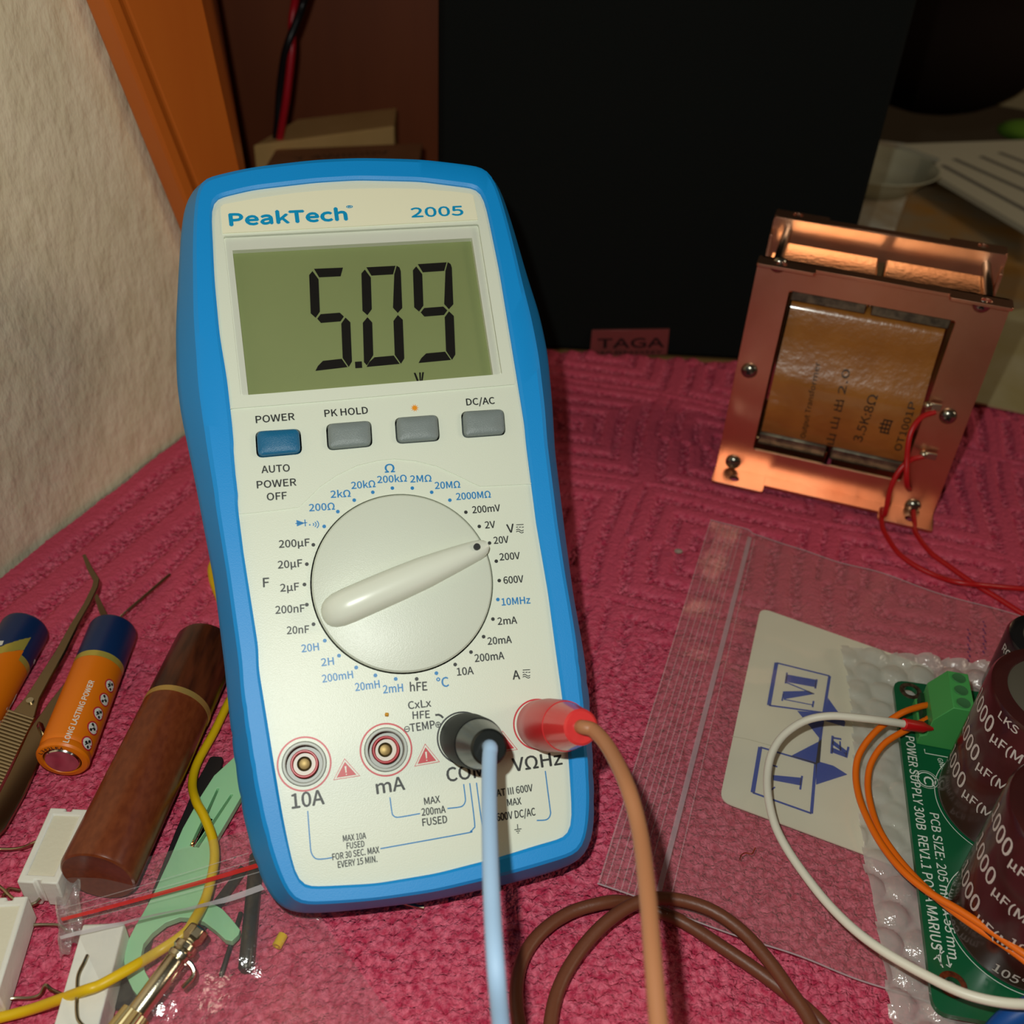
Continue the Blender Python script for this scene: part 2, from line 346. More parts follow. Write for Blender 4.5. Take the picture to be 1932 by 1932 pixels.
# display
mb = MB(); mb.plate(win, [lcd], MW, -.0026, -.0004); build('display_frame', mb, white2, meter, smooth=30)
screen = build('display_screen', MB().plate([tuple(Vector(a) * 1.02 - Vector(C0) * .0) for a in win], [], MW, -.0030, -.0022), mat('lcd_olive', (146, 158, 106), .5, var=(14, (140, 152, 100)), spec=.3), meter)
ink = mat('lcd_ink', (30, 28, 26), .6, spec=.1)
tw, th = .235, .088
SEG = {'a': [(.13, .0), (.87, .0), (.80, th), (.25, th)], 'f': [(0, .06), (.09, .022), (tw, th + .02), (tw, .43), (.12, .487), (0, .44)], 'b': [(.90, 0), (.97, .02), (1, .06), (1, .44), (.88, .487), (.765, .43), (.83, th)],
       'g': [(.16, .497), (.25, .455), (.74, .455), (.84, .497), (.75, .542), (.25, .542)], 'e': [(0, .56), (.12, .508), (tw, .565), (tw, .89), (.07, .985), (0, .95)], 'c': [(1, .56), (.88, .508), (.765, .565), (.765, .905), (.91, 1.0), (1, .95)], 'd': [(.06, 1), (.13, .955), (.26, .912), (.74, .912), (.88, 1)]}
for q, sg in (([(668, 552), (856, 544), (876, 1020), (688, 1042)], 'afgcd'), ([(919, 545), (1108, 535), (1127, 1005), (933, 1023)], 'abcdef'), ([(1166, 530), (1353, 518), (1372, 986), (1183, 1004)], 'abcdfg')):
    c = [Vector(M2(Z1(*p), -.002)) for p in q]; mb = MB()
    for s in sg:
        pts = []
        for x, y in SEG[s]:
            v = (c[0] * (1 - x) + c[1] * x) * (1 - y) + (c[3] * (1 - x) + c[2] * x) * y; pts.append((v.x, v.y))
        poly(mb, pts, MW, -.00212)
    build('digit', mb, ink, screen, smooth=0)
mb = MB(); poly(mb, q4(Z1, [(889, 997), (922, 995), (924, 1026), (891, 1028)], -.002), MW, -.00212); build('decimal_point', mb, ink, screen, smooth=0)
mb = MB()
for a in ([(1171, 1050), (1180, 1050), (1197, 1093), (1187, 1093)], [(1197, 1048), (1205, 1048), (1206, 1090), (1200, 1093)], [(1212, 1047), (1220, 1047), (1214, 1090), (1206, 1092)]): poly(mb, q4(Z1, a, -.002), MW, -.00212)
build('unit_letter', mb, ink, screen, smooth=0)
glass = mat('clear_window', (8, 9, 8), .03, trans=.95, spec=.6)
build('display_window', MB().plate(rrect([tuple(Vector(p) * .999) for p in q4(Z1, [(264, 406), (1476, 347), (1588, 1058), (347, 1160)])], .0006), [], MW, .0004, .0010), glass, meter, bevel=.0003)
# brand plate
bp_ = [M2(Z1(*c)) for c in [(247, 266), (262, 254), (420, 225), (600, 200), (750, 186), (900, 179), (1050, 177), (1200, 181), (1350, 192), (1440, 203), (1453, 212), (1475, 326), (256, 392)]]
build('brand_plate', MB().plate(bp_, [], MW, .0007, .0012), mat('cream_label', (244, 242, 214), .25), meter, smooth=30)
# printed lettering
K0, K1, K2 = .00006, .00042, .00126
pb, pk, pr, po = MB(), MB(), MB(), MB()
pk1, pk3, pb3 = MB(), MB(), MB()
def lab(mb, s, Zf, a, b, cap, k=K0, bold=.022, sc=2.6): text(mb, s, MW, M2(Zf(*a), k), M2(Zf(*b), k), cap / sc * PX, k, bold)
bt = MB()
lab(bt, 'PeakTech', Z1, (291, 345), (852, 317), 66, K2, .05); lab(bt, '®', Z1, (850, 272), (881, 270), 26, K2)
lab(bt, '2005', Z1, (1162, 305), (1410, 294), 54, K2, .03)
for s, a, b in (('POWER', (415, 1292), (600, 1276)), ('PK HOLD', (745, 1262), (952, 1246)), ('DC/AC', (1425, 1207), (1560, 1199)), ('AUTO', (442, 1532), (577, 1523)), ('POWER', (420, 1605), (608, 1591)), ('OFF', (468, 1663), (563, 1656))): lab(pk1, s, Z1, a, b, 36, K1)
sun = M2(Z1(1175, 1222)); po_ = []
for i in range(20):
    r = (21 if i % 2 == 0 else 10) / 2.54 * PX; po_.append((sun[0] + r * math.cos(i * math.pi / 10), sun[1] + r * math.sin(i * math.pi / 10)))
poly(po, po_, MW, K1)
for s, a, b, c in (('Ω', (876, 192), (926, 189), 44), ('200kΩ', (838, 245), (987, 237), 36), ('20kΩ', (707, 275), (828, 265), 36), ('2kΩ', (602, 320), (702, 314), 36), ('200Ω', (493, 388), (622, 379), 36), ('2MΩ', (1005, 242), (1112, 237), 36), ('20MΩ', (1130, 275), (1257, 268), 36), ('2000MΩ', (1238, 331), (1412, 318), 36), ('10MHz', (1468, 865), (1612, 854), 36), ('°C', (1140, 1280), (1200, 1274), 46), ('2mH', (868, 1310), (968, 1300), 38), ('20mH', (727, 1298), (850, 1281), 37), ('200mH', (560, 1255), (715, 1232), 36), ('2H', (555, 1172), (618, 1164), 36), ('20H', (455, 1102), (542, 1091), 36)): lab(pb, s, Z2, a, b, c, sc=2.683)
for s, a, b, c in (('200mV', (1320, 398), (1460, 387), 36), ('2V', (1384, 475), (1435, 471), 36), ('20V', (1428, 553), (1503, 547), 36), ('200V', (1458, 637), (1560, 629), 36), ('600V', (1478, 755), (1578, 747), 36), ('2mA', (1448, 963), (1545, 956), 36), ('20mA', (1397, 1064), (1518, 1054), 36), ('200mA', (1332, 1151), (1480, 1136), 37), ('10A', (1242, 1220), (1325, 1212), 37), ('hFE', (1004, 1300), (1090, 1294), 42), ('20nF', (380, 1010), (492, 1003), 36), ('200nF', (322, 907), (470, 897), 37), ('2µF', (347, 795), (442, 787), 37), ('20µF', (335, 678), (458, 668), 37), ('200µF', (340, 573), (495, 563), 37), ('F', (260, 772), (290, 770), 45), ('V', (1496, 497), (1532, 493), 44), ('A', (1524, 1240), (1560, 1237), 44), ('CxLx', (995, 1390), (1110, 1376), 36), ('HFE', (1017, 1440), (1103, 1434), 36), ('TEMP', (1005, 1505), (1130, 1486), 38), ('⊖', (975, 1508), (1003, 1504), 28), ('⊕', (1133, 1486), (1160, 1482), 28)): lab(pk, s, Z2, a, b, c, sc=2.683)
for s, a, b, c in (('10A', (290, 746), (450, 722), 64), ('mA', (708, 674), (847, 651), 60), ('COM', (1055, 613), (1243, 587), 62), ('VΩHz', (1380, 563), (1622, 527), 60), ('MAX', (943, 727), (1020, 715), 31), ('200mA', (930, 781), (1047, 765), 32), ('FUSED', (934, 832), (1055, 815), 33), ('CAT III 600V', (1277, 690), (1477, 659), 32), ('MAX', (1352, 733), (1420, 724), 31), ('600V DC/AC', (1300, 807), (1490, 778), 34), ('MAX 10A', (542, 908), (655, 893), 27), ('FUSED', (560, 945), (647, 933), 27), ('FOR 30 SEC. MAX', (490, 1000), (720, 963), 28), ('EVERY 15 MIN.', (517, 1038), (710, 1008), 28)): lab(pk3, s, Z3, a, b, c)
for c in [(568, 465), (637, 390), (720, 332), (814, 292), (913, 271), (1014, 271), (1112, 292), (1204, 332), (1447, 835), (1136, 1208), (930, 1237), (827, 1219), (730, 1179), (643, 1119), (571, 1043)]: poly(pb, circ(M2(Z2(*c)), 9.5 / 2.68 * PX, 14), MW, K0)
for c in [(1285, 393), (1353, 465), (1405, 549), (1439, 641), (1454, 739), (1422, 934), (1375, 1023), (1311, 1101), (1231, 1164), (1036, 1237), (514, 960), (480, 861), (468, 759), (480, 656), (513, 558)]: poly(pk, circ(M2(Z2(*c)), 9.5 / 2.68 * PX, 14), MW, K0)
rb = lambda mb, Zf, pts, wd, sc=2.6: ribbon(mb, [M2(Zf(*p)) for p in pts], wd / sc * PX, MW, K0)
for ox, oy in ((1558, 475), (1591, 1210)):                       # direct / alternating current signs
    rb(pk, Z2, [(ox - 18, oy - 18), (ox + 19, oy - 20)], 4)
    for d in (-14, 1, 15): rb(pk, Z2, [(ox + d - 5, oy - 6), (ox + d + 5, oy - 7)], 4)
    for y in (8, 18): rb(pk, Z2, [(ox - 18 + i * 3.7, oy + y - 4.5 * math.sin(i * .63)) for i in range(11)], 4)
poly(pb, q4(Z2, [(427, 432), (470, 448), (430, 465)]), MW, K0); rb(pb, Z2, [(470, 430), (473, 464)], 5); rb(pb, Z2, [(422, 450), (482, 446)], 4)
poly(pb, circ(M2(Z2(495, 457)), 4 / 2.68 * PX, 10), MW, K0)
for r in (15, 27, 40): rb(pb, Z2, [(500 + r * math.cos(a), 455 + r * .7 * math.sin(a)) for a in np.linspace(-.7, .7, 8)], 4.5)
for pts in ([(367, 757), (380, 930), (386, 965), (398, 985), (415, 994), (450, 993), (487, 987)], [(725, 943), (1140, 868), (1168, 858), (1184, 842), (1189, 815), (1165, 620)], [(772, 690), (782, 765), (790, 781), (804, 788), (830, 786), (920, 770)], [(1055, 745), (1115, 738), (1134, 728), (1143, 710), (1143, 690), (1135, 625)], [(1198, 618), (1225, 820), (1234, 836), (1250, 842), (1300, 842)], [(1495, 804), (1535, 802), (1554, 792), (1563, 770), (1560, 740), (1537, 560)]): rb(pb3, Z3, [(p.x, p.y) for p in spline([(x, y, 0) for x, y in pts], 4)], 5.5)
rb(pk3, Z3, [(1400, 822), (1402, 848)], 4); rb(pk3, Z3, [(1385, 850), (1420, 845)], 4); rb(pk3, Z3, [(1393, 858), (1413, 855)], 4); rb(pk3, Z3, [(1400, 866), (1407, 865)], 4)
rb(pk, Z2, [(1130, 1420), (1148, 1418), (1160, 1424), (1170, 1434)], 10)
for q in ([(548, 497), (627, 585), (491, 606)], [(945, 424), (1019, 516), (891, 539)], [(1325, 360), (1402, 456), (1290, 472)]):
    c = q4(Z3, q); g = Vector(np.mean(c, 0)); ribbon(pr, [tuple(g + (Vector(p) - g) * .95) for p in c], 5 / 2.6 * PX, MW, K0, True)
    inn = [tuple(g + (Vector(p) - g) * .72) for p in c]; e = [g + (Vector(p) - g) * 1 for p in inn]
    ax = (e[0] - g); sd = Vector((-ax.y, ax.x)).normalized() * .00013
    bar = [tuple(g + ax * .55 + sd * 1.6), tuple(g + ax * .55 - sd * 1.6), tuple(g - ax * .12 - sd), tuple(g - ax * .12 + sd)]
    pr.plate(inn, [bar, circ(tuple(g - ax * .3), .00015, 8)], MW, K0 - .00004, K0)
for j, r in ((jk[0], 121), (jk[1], 120), (jk[3], 119)): ribbon(pr, circ(j, r / 2.61 * PX, 60), 8 / 2.61 * PX, MW, K0, True)
ribbon(pk3, circ(jk[2], 121 / 2.61 * PX, 60), 8 / 2.61 * PX, MW, K0, True)
inkb = mat('blue_print', (24, 128, 196), .4); inkk = mat('black_print', (34, 36, 34), .45); inkr = mat('red_print', (205, 48, 58), .4)
build('brand_lettering', bt, mat('brand_print', (8, 150, 204), .35), meter, smooth=0, label='blue maker name and number')
build('button_lettering', pk1, inkk, meter, smooth=0); build('range_lettering', pk, inkk, meter, smooth=0, label='black range lettering'); build('socket_lettering', pk3, inkk, meter, smooth=0); build('range_lettering', pb, inkb, meter, smooth=0, label='blue range lettering'); build('socket_line', pb3, inkb, meter, smooth=0); build('red_markings', pr, inkr, meter, smooth=0); build('backlight_symbol', po, mat('orange_print', (240, 150, 20), .4), meter, smooth=0)
# buttons
for i, b in enumerate(btn):
    c = Vector(np.mean(b, 0)); L_ = [Vector(p) for p in b]
    def ins(d, r): return rrect([tuple(c + (p - c) * (1 - d / (p - c).length)) for p in L_], r)
    mb = MB(); mb.loft([[MW(x, y, z) for x, y in ins(d, r)] for d, r, z in ((.0004, .0015, -.004), (.00045, .0015, .0010), (.0007, .0015, .0015), (.0016, .0016, .0019), (.004, .001, .0021))], False, True)
    build('push_button', mb, mat('button_blue', (20, 104, 148), .36, bump=(4200, .5, .0002)) if i == 0 else mat('button_grey', (128, 138, 138), .36, bump=(4200, .5, .0002)), meter, smooth=40, label='blue power button' if i == 0 else None)
# dial
dial = build('dial', MB().lathe(MW(0, 0, -.003), MW(0, 0, 1), [(0, DR - .0002), (.0034, DR - .0002), (.0040, DR - .0006), (.0046, DR * .8), (.0051, DR * .5), (.0053, .002)], 96), mat('dial_white', (214, 220, 206), .34, bump=(3800, .25, .00016)), meter, smooth=30)
A = Vector(M2(Z2(560, 918), .004)); B = Vector(M2(Z2(1392, 562), .003)); ax = (B - A); nn = Vector((-ax.y, ax.x)).normalized()
ts = np.r_[0, .004, .008, .025, .05, .09, .15, .3, .45, .6, .75, .86, .93, .97, .99, 1]; hw = np.interp(ts, [0, .004, .008, .025, .05, .09, .15, .4, .6, .8, .93, .97, .99, 1], [.1, .32, .45, .68, .84, .96, 1, 1, .93, .75, .6, .52, .4, .28]) * 86 / 2.683 * PX
hh = np.interp(ts, [0, .02, .06, .14, .5, .8, 1], [.0030, .0050, .0066, .0076, .0078, .0068, .0048])
rg = []
for t, wv, hv in zip(ts, hw, hh):
    c = A + ax * t; pr_ = [(-1.0, .0006), (-1.0, hv * .55), (-.86, hv * .8), (-.55, hv * .97), (0, hv), (.55, hv * .97), (.86, hv * .8), (1.0, hv * .55), (1.0, .0006)]
    rg.append([MW(*(c + nn * (a * wv)), z) for a, z in pr_])
ptr = build('pointer', MB().loft(rg), mat('pointer_white', (226, 230, 216), .3), dial, smooth=50)
c = M2(Z2(1340, 569), .0058); build('pointer_dot', MB().plate(circ(c, 17 / 2.68 * PX, 20), [], MW, .0052, .0064), mat('dot_black', (12, 12, 12), .5), dial, smooth=0)
# jacks
def ringm(c, ro, ri, z0, z1): return MB().plate(circ(c, ro, 40), [circ(c, ri, 40)], MW, z0, z1)
for i, j in enumerate(jk):
    s = build('socket', ringm(j, jr - .0001, jr - .0009, -.008, .0009), mat('socket_grey', (182, 186, 178), .4), meter, smooth=30, bevel=.0002)
    build('socket_sleeve', ringm(j, .0032, .0026, -.008, -.0004), mat('socket_red', (190, 30, 44), .35), s, smooth=30, bevel=.0002)
    build('socket_floor', ringm(j, jr - .0009, .0031, -.0045, -.004), mat('socket_grey', (182, 186, 178)), s, smooth=0)
    build('socket_lining', ringm(j, .00262, .0017, -.0045, -.0030), mat('socket_ivory', (226, 222, 206), .4), s, smooth=30)
    build('contact', MB().lathe(MW(*j, -.0075), MW(*j, 0), [(0, .00168), (.0030, .00168), (.0038, .0012), (.0040, .0005)]), mat('brass_dull', (170, 146, 96), .5, .8), s)
# stand
st = MB(); e = MW(0, .055, -.031); g = Vector((e.x - .01, e.y + .045, 0.0002))
for sx in (-1, 1): st.tube([e + HV * (.027 * sx), g + HV * (.027 * sx) - Vector((0, 0, (HV * (.027 * sx)).z - .0025))], .0025, smooth=False)
st.tube([g - HV * .027 + Vector((0, 0, .0025)), g + HV * .027 + Vector((0, 0, .0025))], .0025, smooth=False)
build('tilt_stand', st, blue, meter)
tag(build('crumb', MB().box(MW(*M2(Z3(756, 283)), .0004), .0009, .0007, .0008), mat('amber_crumb', (214, 150, 30), .5), bevel=.0002), 'tiny amber crumb stuck on the white meter face above the mA socket', 'crumb')

# ================================================================== TEST LEADS
def lead(name, label, j, tip, k, mats, pts):
    A = MW(*j, .0007); T = MW(*M2(tip, k), k); ax = (T - A); L_ = ax.length
    t = thing(name, label, 'test lead', Matrix.Translation(A))
    build('plug', MB().lathe(A, T, [(0, .0054), (.001, .0058), (L_ * .28, .0061), (L_ * .6, .0058), (L_ * .66, .0056)], 48), mats[0], t)
    build('strain_relief', MB().lathe(A, T, [(L_ * .64, .0055), (L_ * .68, .0054), (L_ * .92, .0042), (L_ * .985, .0039), (L_, .0034), (L_ * 1.0, .0019)], 48), mats[1], t)
    build('cable', MB().tube([T - ax * .08, T + ax * .04] + [at(p[:2], (T - CAM).dot(CZ) - p[2] if p[2] < .05 else p[2]) for p in pts], .00158, 14, 8), mats[2], t)
lead('black_test_lead', 'black banana plug with a pale blue cable in the COM socket', jk[2], ZP(625, 560), .030,
     (mat('plug_black', (12, 12, 13), .55, spec=.12), mat('plug_black_gloss', (26, 29, 28), .25), mat('pale_blue_pvc', (160, 190, 222), .6)),
     [(924, 1426, .0028), (923, 1460, .0065), (923, 1510, .0125), (924, 1580, .0205), (928, 1700, .033), (936, 1830, .044), (948, 1960, .172), (962, 2080, .163)])
lead('red_test_lead', 'red banana plug with a tan brown cable in the volt socket', jk[3], ZP(1510, 366), .030,
     (mat('plug_red', (204, 40, 44), .36), mat('plug_red_gloss', (214, 58, 58), .2), mat('tan_pvc', (168, 112, 76), .45)),
     [(1122, 1380, .0025), (1150, 1414, .0085), (1183, 1482, .0195), (1207, 1570, .192), (1222, 1690, .18), (1232, 1810, .17), (1244, 1950, .161), (1254, 2080, .153)])

# ================================================================== TABLE CLUTTER, LEFT
def tz(Zf, x, y, z=0.0): return tab(Zf(x, y), z)
steel = mat('tweezer_steel', (150, 132, 104), .32, 1.0)
chrome = mat('nickel', (206, 196, 172), .22, 1.0, bump=(3000, .15, .0002))
orange = mat('battery_orange', (236, 122, 10), .38); navy = mat('battery_navy', (16, 46, 92), .35); gold = mat('battery_gold', (206, 186, 84), .3, .4)
def cyl_map(A, ax, up_, r):
    """2-D (s along the axis, arc length) -> outside of a cylinder"""
    sd = ax.cross(up_)
    return lambda s, a, k: A + ax * s + (up_ * math.cos(a / r) + sd * math.sin(a / r)) * (r + k)
def cyl_px(p, A, ax, up_, r):
    d = D(p); o = CAM - A; d1 = d - ax * d.dot(ax); o1 = o - ax * o.dot(ax); a = d1.dot(d1); b = 2 * d1.dot(o1); c = o1.dot(o1) - r * r
    q = b * b - 4 * a * c; t = (-b - math.sqrt(max(q, 0))) / (2 * a); X = CAM + d * t - A; sd = ax.cross(up_); v = X - ax * X.dot(ax)
    return (X.dot(ax), math.atan2(v.dot(sd), v.dot(up_)) * r)
def inside(x, y, P):
    c = False; n = len(P)
    for i in range(n):
        a, b = P[i], P[(i + 1) % n]
        if (a.y > y) != (b.y > y) and x < (b.x - a.x) * (y - a.y) / (b.y - a.y) + a.x: c = not c
    return c
def cyl_patch(mb, P, fn, z, st=.00022):
    V = [Vector(p) for p in P]; x0, x1 = min(p.x for p in V), max(p.x for p in V); y0, y1 = min(p.y for p in V), max(p.y for p in V)
    nx, ny = int((x1 - x0) / st) + 1, int((y1 - y0) / st) + 1; idx = {}; fs = []; vs = []
    def vid(i, j):
        if (i, j) not in idx: idx[(i, j)] = len(vs); vs.append(fn(x0 + i * st, y0 + j * st, z))
        return idx[(i, j)]
    for i in range(nx):
        for j in range(ny):
            if inside(x0 + (i + .5) * st, y0 + (j + .5) * st, V): fs.append((vid(i, j), vid(i + 1, j), vid(i + 1, j + 1), vid(i, j + 1)))
    mb.add(vs, fs)
Rb = .0071
def battery(near, far, z, label, seam=None):
    A = tab(near, Rb + z[0]); B = tab(far, Rb + z[1]); ax = (B - A).normalized(); L_ = .0492
    t = thing('battery', label, 'battery', Matrix.Translation(Vector((A.x, A.y, z[0]))), 'orange batteries beside the tweezers')
    up_ = Vector((0, 0, 1)); up_ = (up_ - ax * ax.z).normalized()
    build('jacket', MB().lathe(A, B, [(0, .0058), (.0002, Rb - .0005), (.0008, Rb - .00005), (.0022, Rb - .0001), (.0028, Rb - .0004), (.0034, Rb - .0001), (.0040, Rb), (L_ * .648, Rb)], 56, False, False), orange, t, label='orange printed jacket')
    build('end_ring', MB().lathe(A, B, [(.0001, .0059), (0, .0052), (.0004, .0050)], 56, False, False), orange, t)
    build('gold_band', MB().lathe(A, B, [(L_ * .648, Rb + .00002), (L_ * .690, Rb + .00002)], 56, False, False), gold, t)
    build('cap_sleeve', MB().lathe(A, B, [(L_ * .690, Rb), (L_ * .972, Rb), (L_ * .99, Rb - .0003), (L_, Rb - .001), (L_, .003)], 56, False, True), navy, t, label='navy positive end')
    build('terminal', MB().lathe(A, B, [(L_ - .0002, .0027), (L_ + .0011, .0027), (L_ + .0013, .002)], 32), chrome, t)
    build('negative_plate', MB().lathe(A, B, [(.0012, .0051), (.0003, .0048), (-.0002, .0044), (-.0001, .004), (.0001, .001)], 48), mat('plate_steel', (214, 208, 200), .16, 1.0), t)
    return t, A, ax, up_
bat, A, ax, up_ = battery((117, 1436), (207, 1206), (.0006, .0022), 'orange and navy battery between the tweezers and the dark wooden tube')
fn = cyl_map(A, ax, up_, Rb); cp = lambda x, y: cyl_px(ZB(x, y), A, ax, up_, Rb)
mb = MB(); fm = lambda x, y, k: fn(x, -y, k); cm = lambda x, y: (lambda q: (q[0], -q[1]))(cp(x, y)); text(mb, 'LONG LASTING POWER', fm, cm(622, 1168), cm(860, 608), .0014, .00006, .03); build('slogan', mb, mat('white_print', (236, 232, 220), .4), bat, smooth=0)
m1, m2, m3 = MB(), MB(), MB()
for i, (x, y) in enumerate(((797, 1172), (848, 1034), (899, 902), (953, 775), (1003, 648))):
    c = cp(x, y); r = .00185; R2 = r
    m1.plate(circ(c, r, 24), [], fn, .00003, .00005); ribbon(m2, circ(c, r, 28), .00042, fn, .00010, True)
    a = math.radians(-12); e = (math.cos(a) * r, math.sin(a) * r)
    for k in range(3):
        q = (c[0] + (.62 - .6 * k) * r * .8, c[1] + ((-1) ** (k + i)) * r * .28); m3.plate(circ(q, r * .24, 10), [], fn, .00005, .00007)
    ribbon(m3, [(c[0] - r * .5, c[1] - r * .35), (c[0] + r * .1, c[1] + r * .1), (c[0] + r * .55, c[1] - r * .1 * i)], .00028, fn, .00008)
    ribbon(m2, [(c[0] - e[0] * .1 - .0002, c[1] - r * .95), (c[0] + .0002, c[1] + r * .95)], .00036, fn, .00011)
build('warning_disc', m1, MATS['white_print'], bat, smooth=0, label='row of white warning discs'); build('warning_ring', m2, mat('red_print', (205, 48, 58)), bat, smooth=0); build('warning_pictogram', m3, mat('black_print', (34, 36, 34)), bat, smooth=0)
mb = MB(); e1 = ax.cross(up_)
for i, ch in enumerate('L342LEA'):
    a0 = -1.0 + i * .19; r0 = .00545
    fe = lambda x, y, k, a0=a0: A - ax * (.0001 + k) + (up_ * math.cos(a0 + x / r0) + e1 * math.sin(a0 + x / r0)) * (r0 + y)
    text(mb, ch, fe, (0, 0), (.00072, 0), .00095, .00008, .03)
build('date_code', mb, MATS['black_print'], bat, smooth=0)
bt2, A, ax, up_ = battery((-90, 1424), (33, 1212), (.0004, .0004), 'orange and navy battery cut off by the left edge of the photo')
fn = cyl_map(A, ax, up_, Rb); cp = lambda x, y: cyl_px(ZB(x, y), A, ax, up_, Rb)
mb = MB(); cyl_patch(mb, [cp(*p) for p in ((218, 318), (165, 415), (80, 600), (20, 720), (-60, 760), (-120, 500), (-120, 360), (-10, 352), (100, 334))], fn, .00004); build('orange_flash', mb, orange, bt2, smooth=60)
mb = MB(); cyl_patch(mb, [cp(*p) for p in ((285, 206), (218, 320), (100, 334), (-10, 356), (-120, 362), (-120, 320), (-10, 300), (100, 255))], fn, .00007); build('gold_flash', mb, gold, bt2, smooth=60)
mb = MB()
for q in ([(150, 722), (158, 755), (112, 862), (100, 862), (128, 770)], [(108, 810), (72, 945), (45, 925), (60, 850)], [(5, 965), (45, 962), (38, 1000), (-10, 1045)], [(-20, 240), (35, 238), (20, 275), (-20, 285)], [(318, 405), (345, 430), (318, 462), (306, 440)]): mb.plate([cp(*p) for p in q], [], fn, .00004, .00009)
build('maker_lettering', mb, MATS['white_print'], bt2, smooth=0)

# tweezers: two steel arms, one above the other
def strip(pts, wds, th, nvec=Vector((0, 0, 1))):
    P = [Vector(p) for p in pts]; rg = []
    for i in range(len(P)):
        t = (P[min(i + 1, len(P) - 1)] - P[max(i - 1, 0)]).normalized(); s = t.cross(nvec).normalized() * wds[i] / 2; q = nvec * th / 2
        rg.append([P[i] - s - q, P[i] + s - q, P[i] + s + q, P[i] - s + q])
    return MB().loft(rg)
mmz = .285 / F * 1000 / 3.7154 / 1000
tj = tz(Z4, -330, 2330, .006)
tw_ = thing('tweezers', 'steel tweezers with bent tips and ribbed grip between the two batteries', 'tweezers', Matrix.Translation(Vector((tj.x, tj.y, 0))))
ap = [(590, 105, .0125), (625, 190, .0125), (678, 280, .0125), (668, 330, .0125), (610, 450, .0125), (520, 600, .0125), (420, 790, .0125), (330, 940, .0125), (230, 1110, .0122), (165, 1225, .012), (60, 1420, .0115), (-40, 1620, .011), (-200, 1950, .009), (-330, 2330, .0062)]
aw = [30, 42, 54, 54, 56, 64, 78, 92, 112, 185, 215, 225, 200, 150]
arm = build('arm', strip([tz(Z4, *p) for p in ap], [w_ * mmz * .9 for w_ in aw], .0011), steel, tw_, bevel=.0002)
ap2 = [(672, 385, .0015), (715, 490, .0015), (762, 600, .0015), (745, 660, .0015), (690, 750, .0015), (600, 880, .0015), (500, 1000, .0015), (400, 1140, .0015), (310, 1300, .0016), (190, 1530, .002), (70, 1780, .0026), (-50, 2000, .0035), (-330, 2330, .0045)]
aw2 = [34, 52, 66, 66, 70, 74, 90, 112, 165, 195, 205, 190, 150]
arm2 = build('arm', strip([tz(Z4, *p) for p in ap2], [w_ * mmz * .95 for w_ in aw2], .0011), steel, tw_, bevel=.0002)
mb = MB()
for i in range(22):
    t = i / 21; c = tz(Z4, 158 - 250 * t, 1228 + 480 * t, .0128 - .0012 * t); a = tz(Z4, 58 - 250 * t, 1195 + 480 * t, .0128 - .0012 * t) - c; l = a.length * (1 + .15 * t)
    d = a.normalized(); mb.tube([c - d * l * .8, c + d * l * 1.0], .00052, 8, smooth=False)
build('grip_ribs', mb, mat('rib_steel', (170, 156, 130), .3, 1.0), arm)
build('guide_hole', MB().lathe(tz(Z4, 212, 1127, .0126), tz(Z4, 212, 1127, .0126) + Vector((0, 0, 1)), [(0, .0010), (.0006, .0010), (.0006, .0006)], 20), chrome, arm)
build('guide_pin', MB().lathe(tz(Z4, 300, 1350, .002), tz(Z4, 300, 1350, .002) + Vector((0, 0, 1)), [(0, .0009), (.0035, .0009), (.0048, .0002)], 16), chrome, arm2)
# drill bit behind the battery
a, b = tz(Z4, 1192, 236, .0012), tz(Z4, 730, 632, .0012); db = thing('drill_bit', 'thin steel drill bit lying on the towel above the battery', 'drill bit', Matrix.Translation(a))
m_ = a.lerp(b, .66); build('shank', MB().lathe(a, m_, [(0, .0004), (.0003, .0005), ((m_ - a).length, .0005)], 14), steel, db)
mb = MB(); v = b - m_; e1 = v.orthogonal().normalized(); e2 = v.normalized().cross(e1)
for ph in (0, math.pi): mb.tube([m_ + v * (i / 24) + (e1 * math.cos(i * .8 + ph) + e2 * math.sin(i * .8 + ph)) * .00022 for i in range(25)], .00026, 8, 1, smooth=False)
build('fluted_end', mb, chrome, db)

# dark wooden tube with brass ring
Rw = .0094
A = tab((190, 1641), Rw + .0003); B = tab((401, 1198), Rw + .0003); ax = (B - A).normalized(); A = A - ax * .002; B = B - ax * .0035; L_ = (B - A).length
wt = thing('wooden_tube', 'dark reddish wooden tube with a brass ring beside the meter', 'tube', Matrix.Translation(Vector((A.x, A.y, 0))))
rose = mat('rosewood', (122, 58, 28), .3, var=(700, (106, 46, 20), (1, .5, 1))); rose2 = mat('rosewood_cap', (96, 46, 24), .3, var=(420, (58, 26, 14), (1, .18, 1)))
tb_ = (tab(Z4(1285, 1145), Rw * 1.8) - A).dot(ax) + .0034
build('body', MB().lathe(A, B, [(.0012, .0002), (.0002, Rw - .0012), (0, Rw - .0008), (.0003, Rw - .0003), (.0010, Rw), (tb_ - .0008, Rw)], 64, True, False), rose, wt, smooth=30)
build('brass_ring', MB().lathe(A, B, [(tb_ - .0009, Rw - .0005), (tb_ - .0009, Rw + .00015), (tb_ + .0009, Rw + .00015), (tb_ + .0009, Rw - .0005)], 64, False, False), mat('brass', (210, 172, 96), .45, .6), wt, smooth=30)
build('cap', MB().lathe(A, B, [(tb_ + .0009, Rw), (L_ - .002, Rw), (L_ - .0006, Rw - .0006), (L_, Rw - .002), (L_, .001)], 64, False, True), rose2, wt, smooth=30)

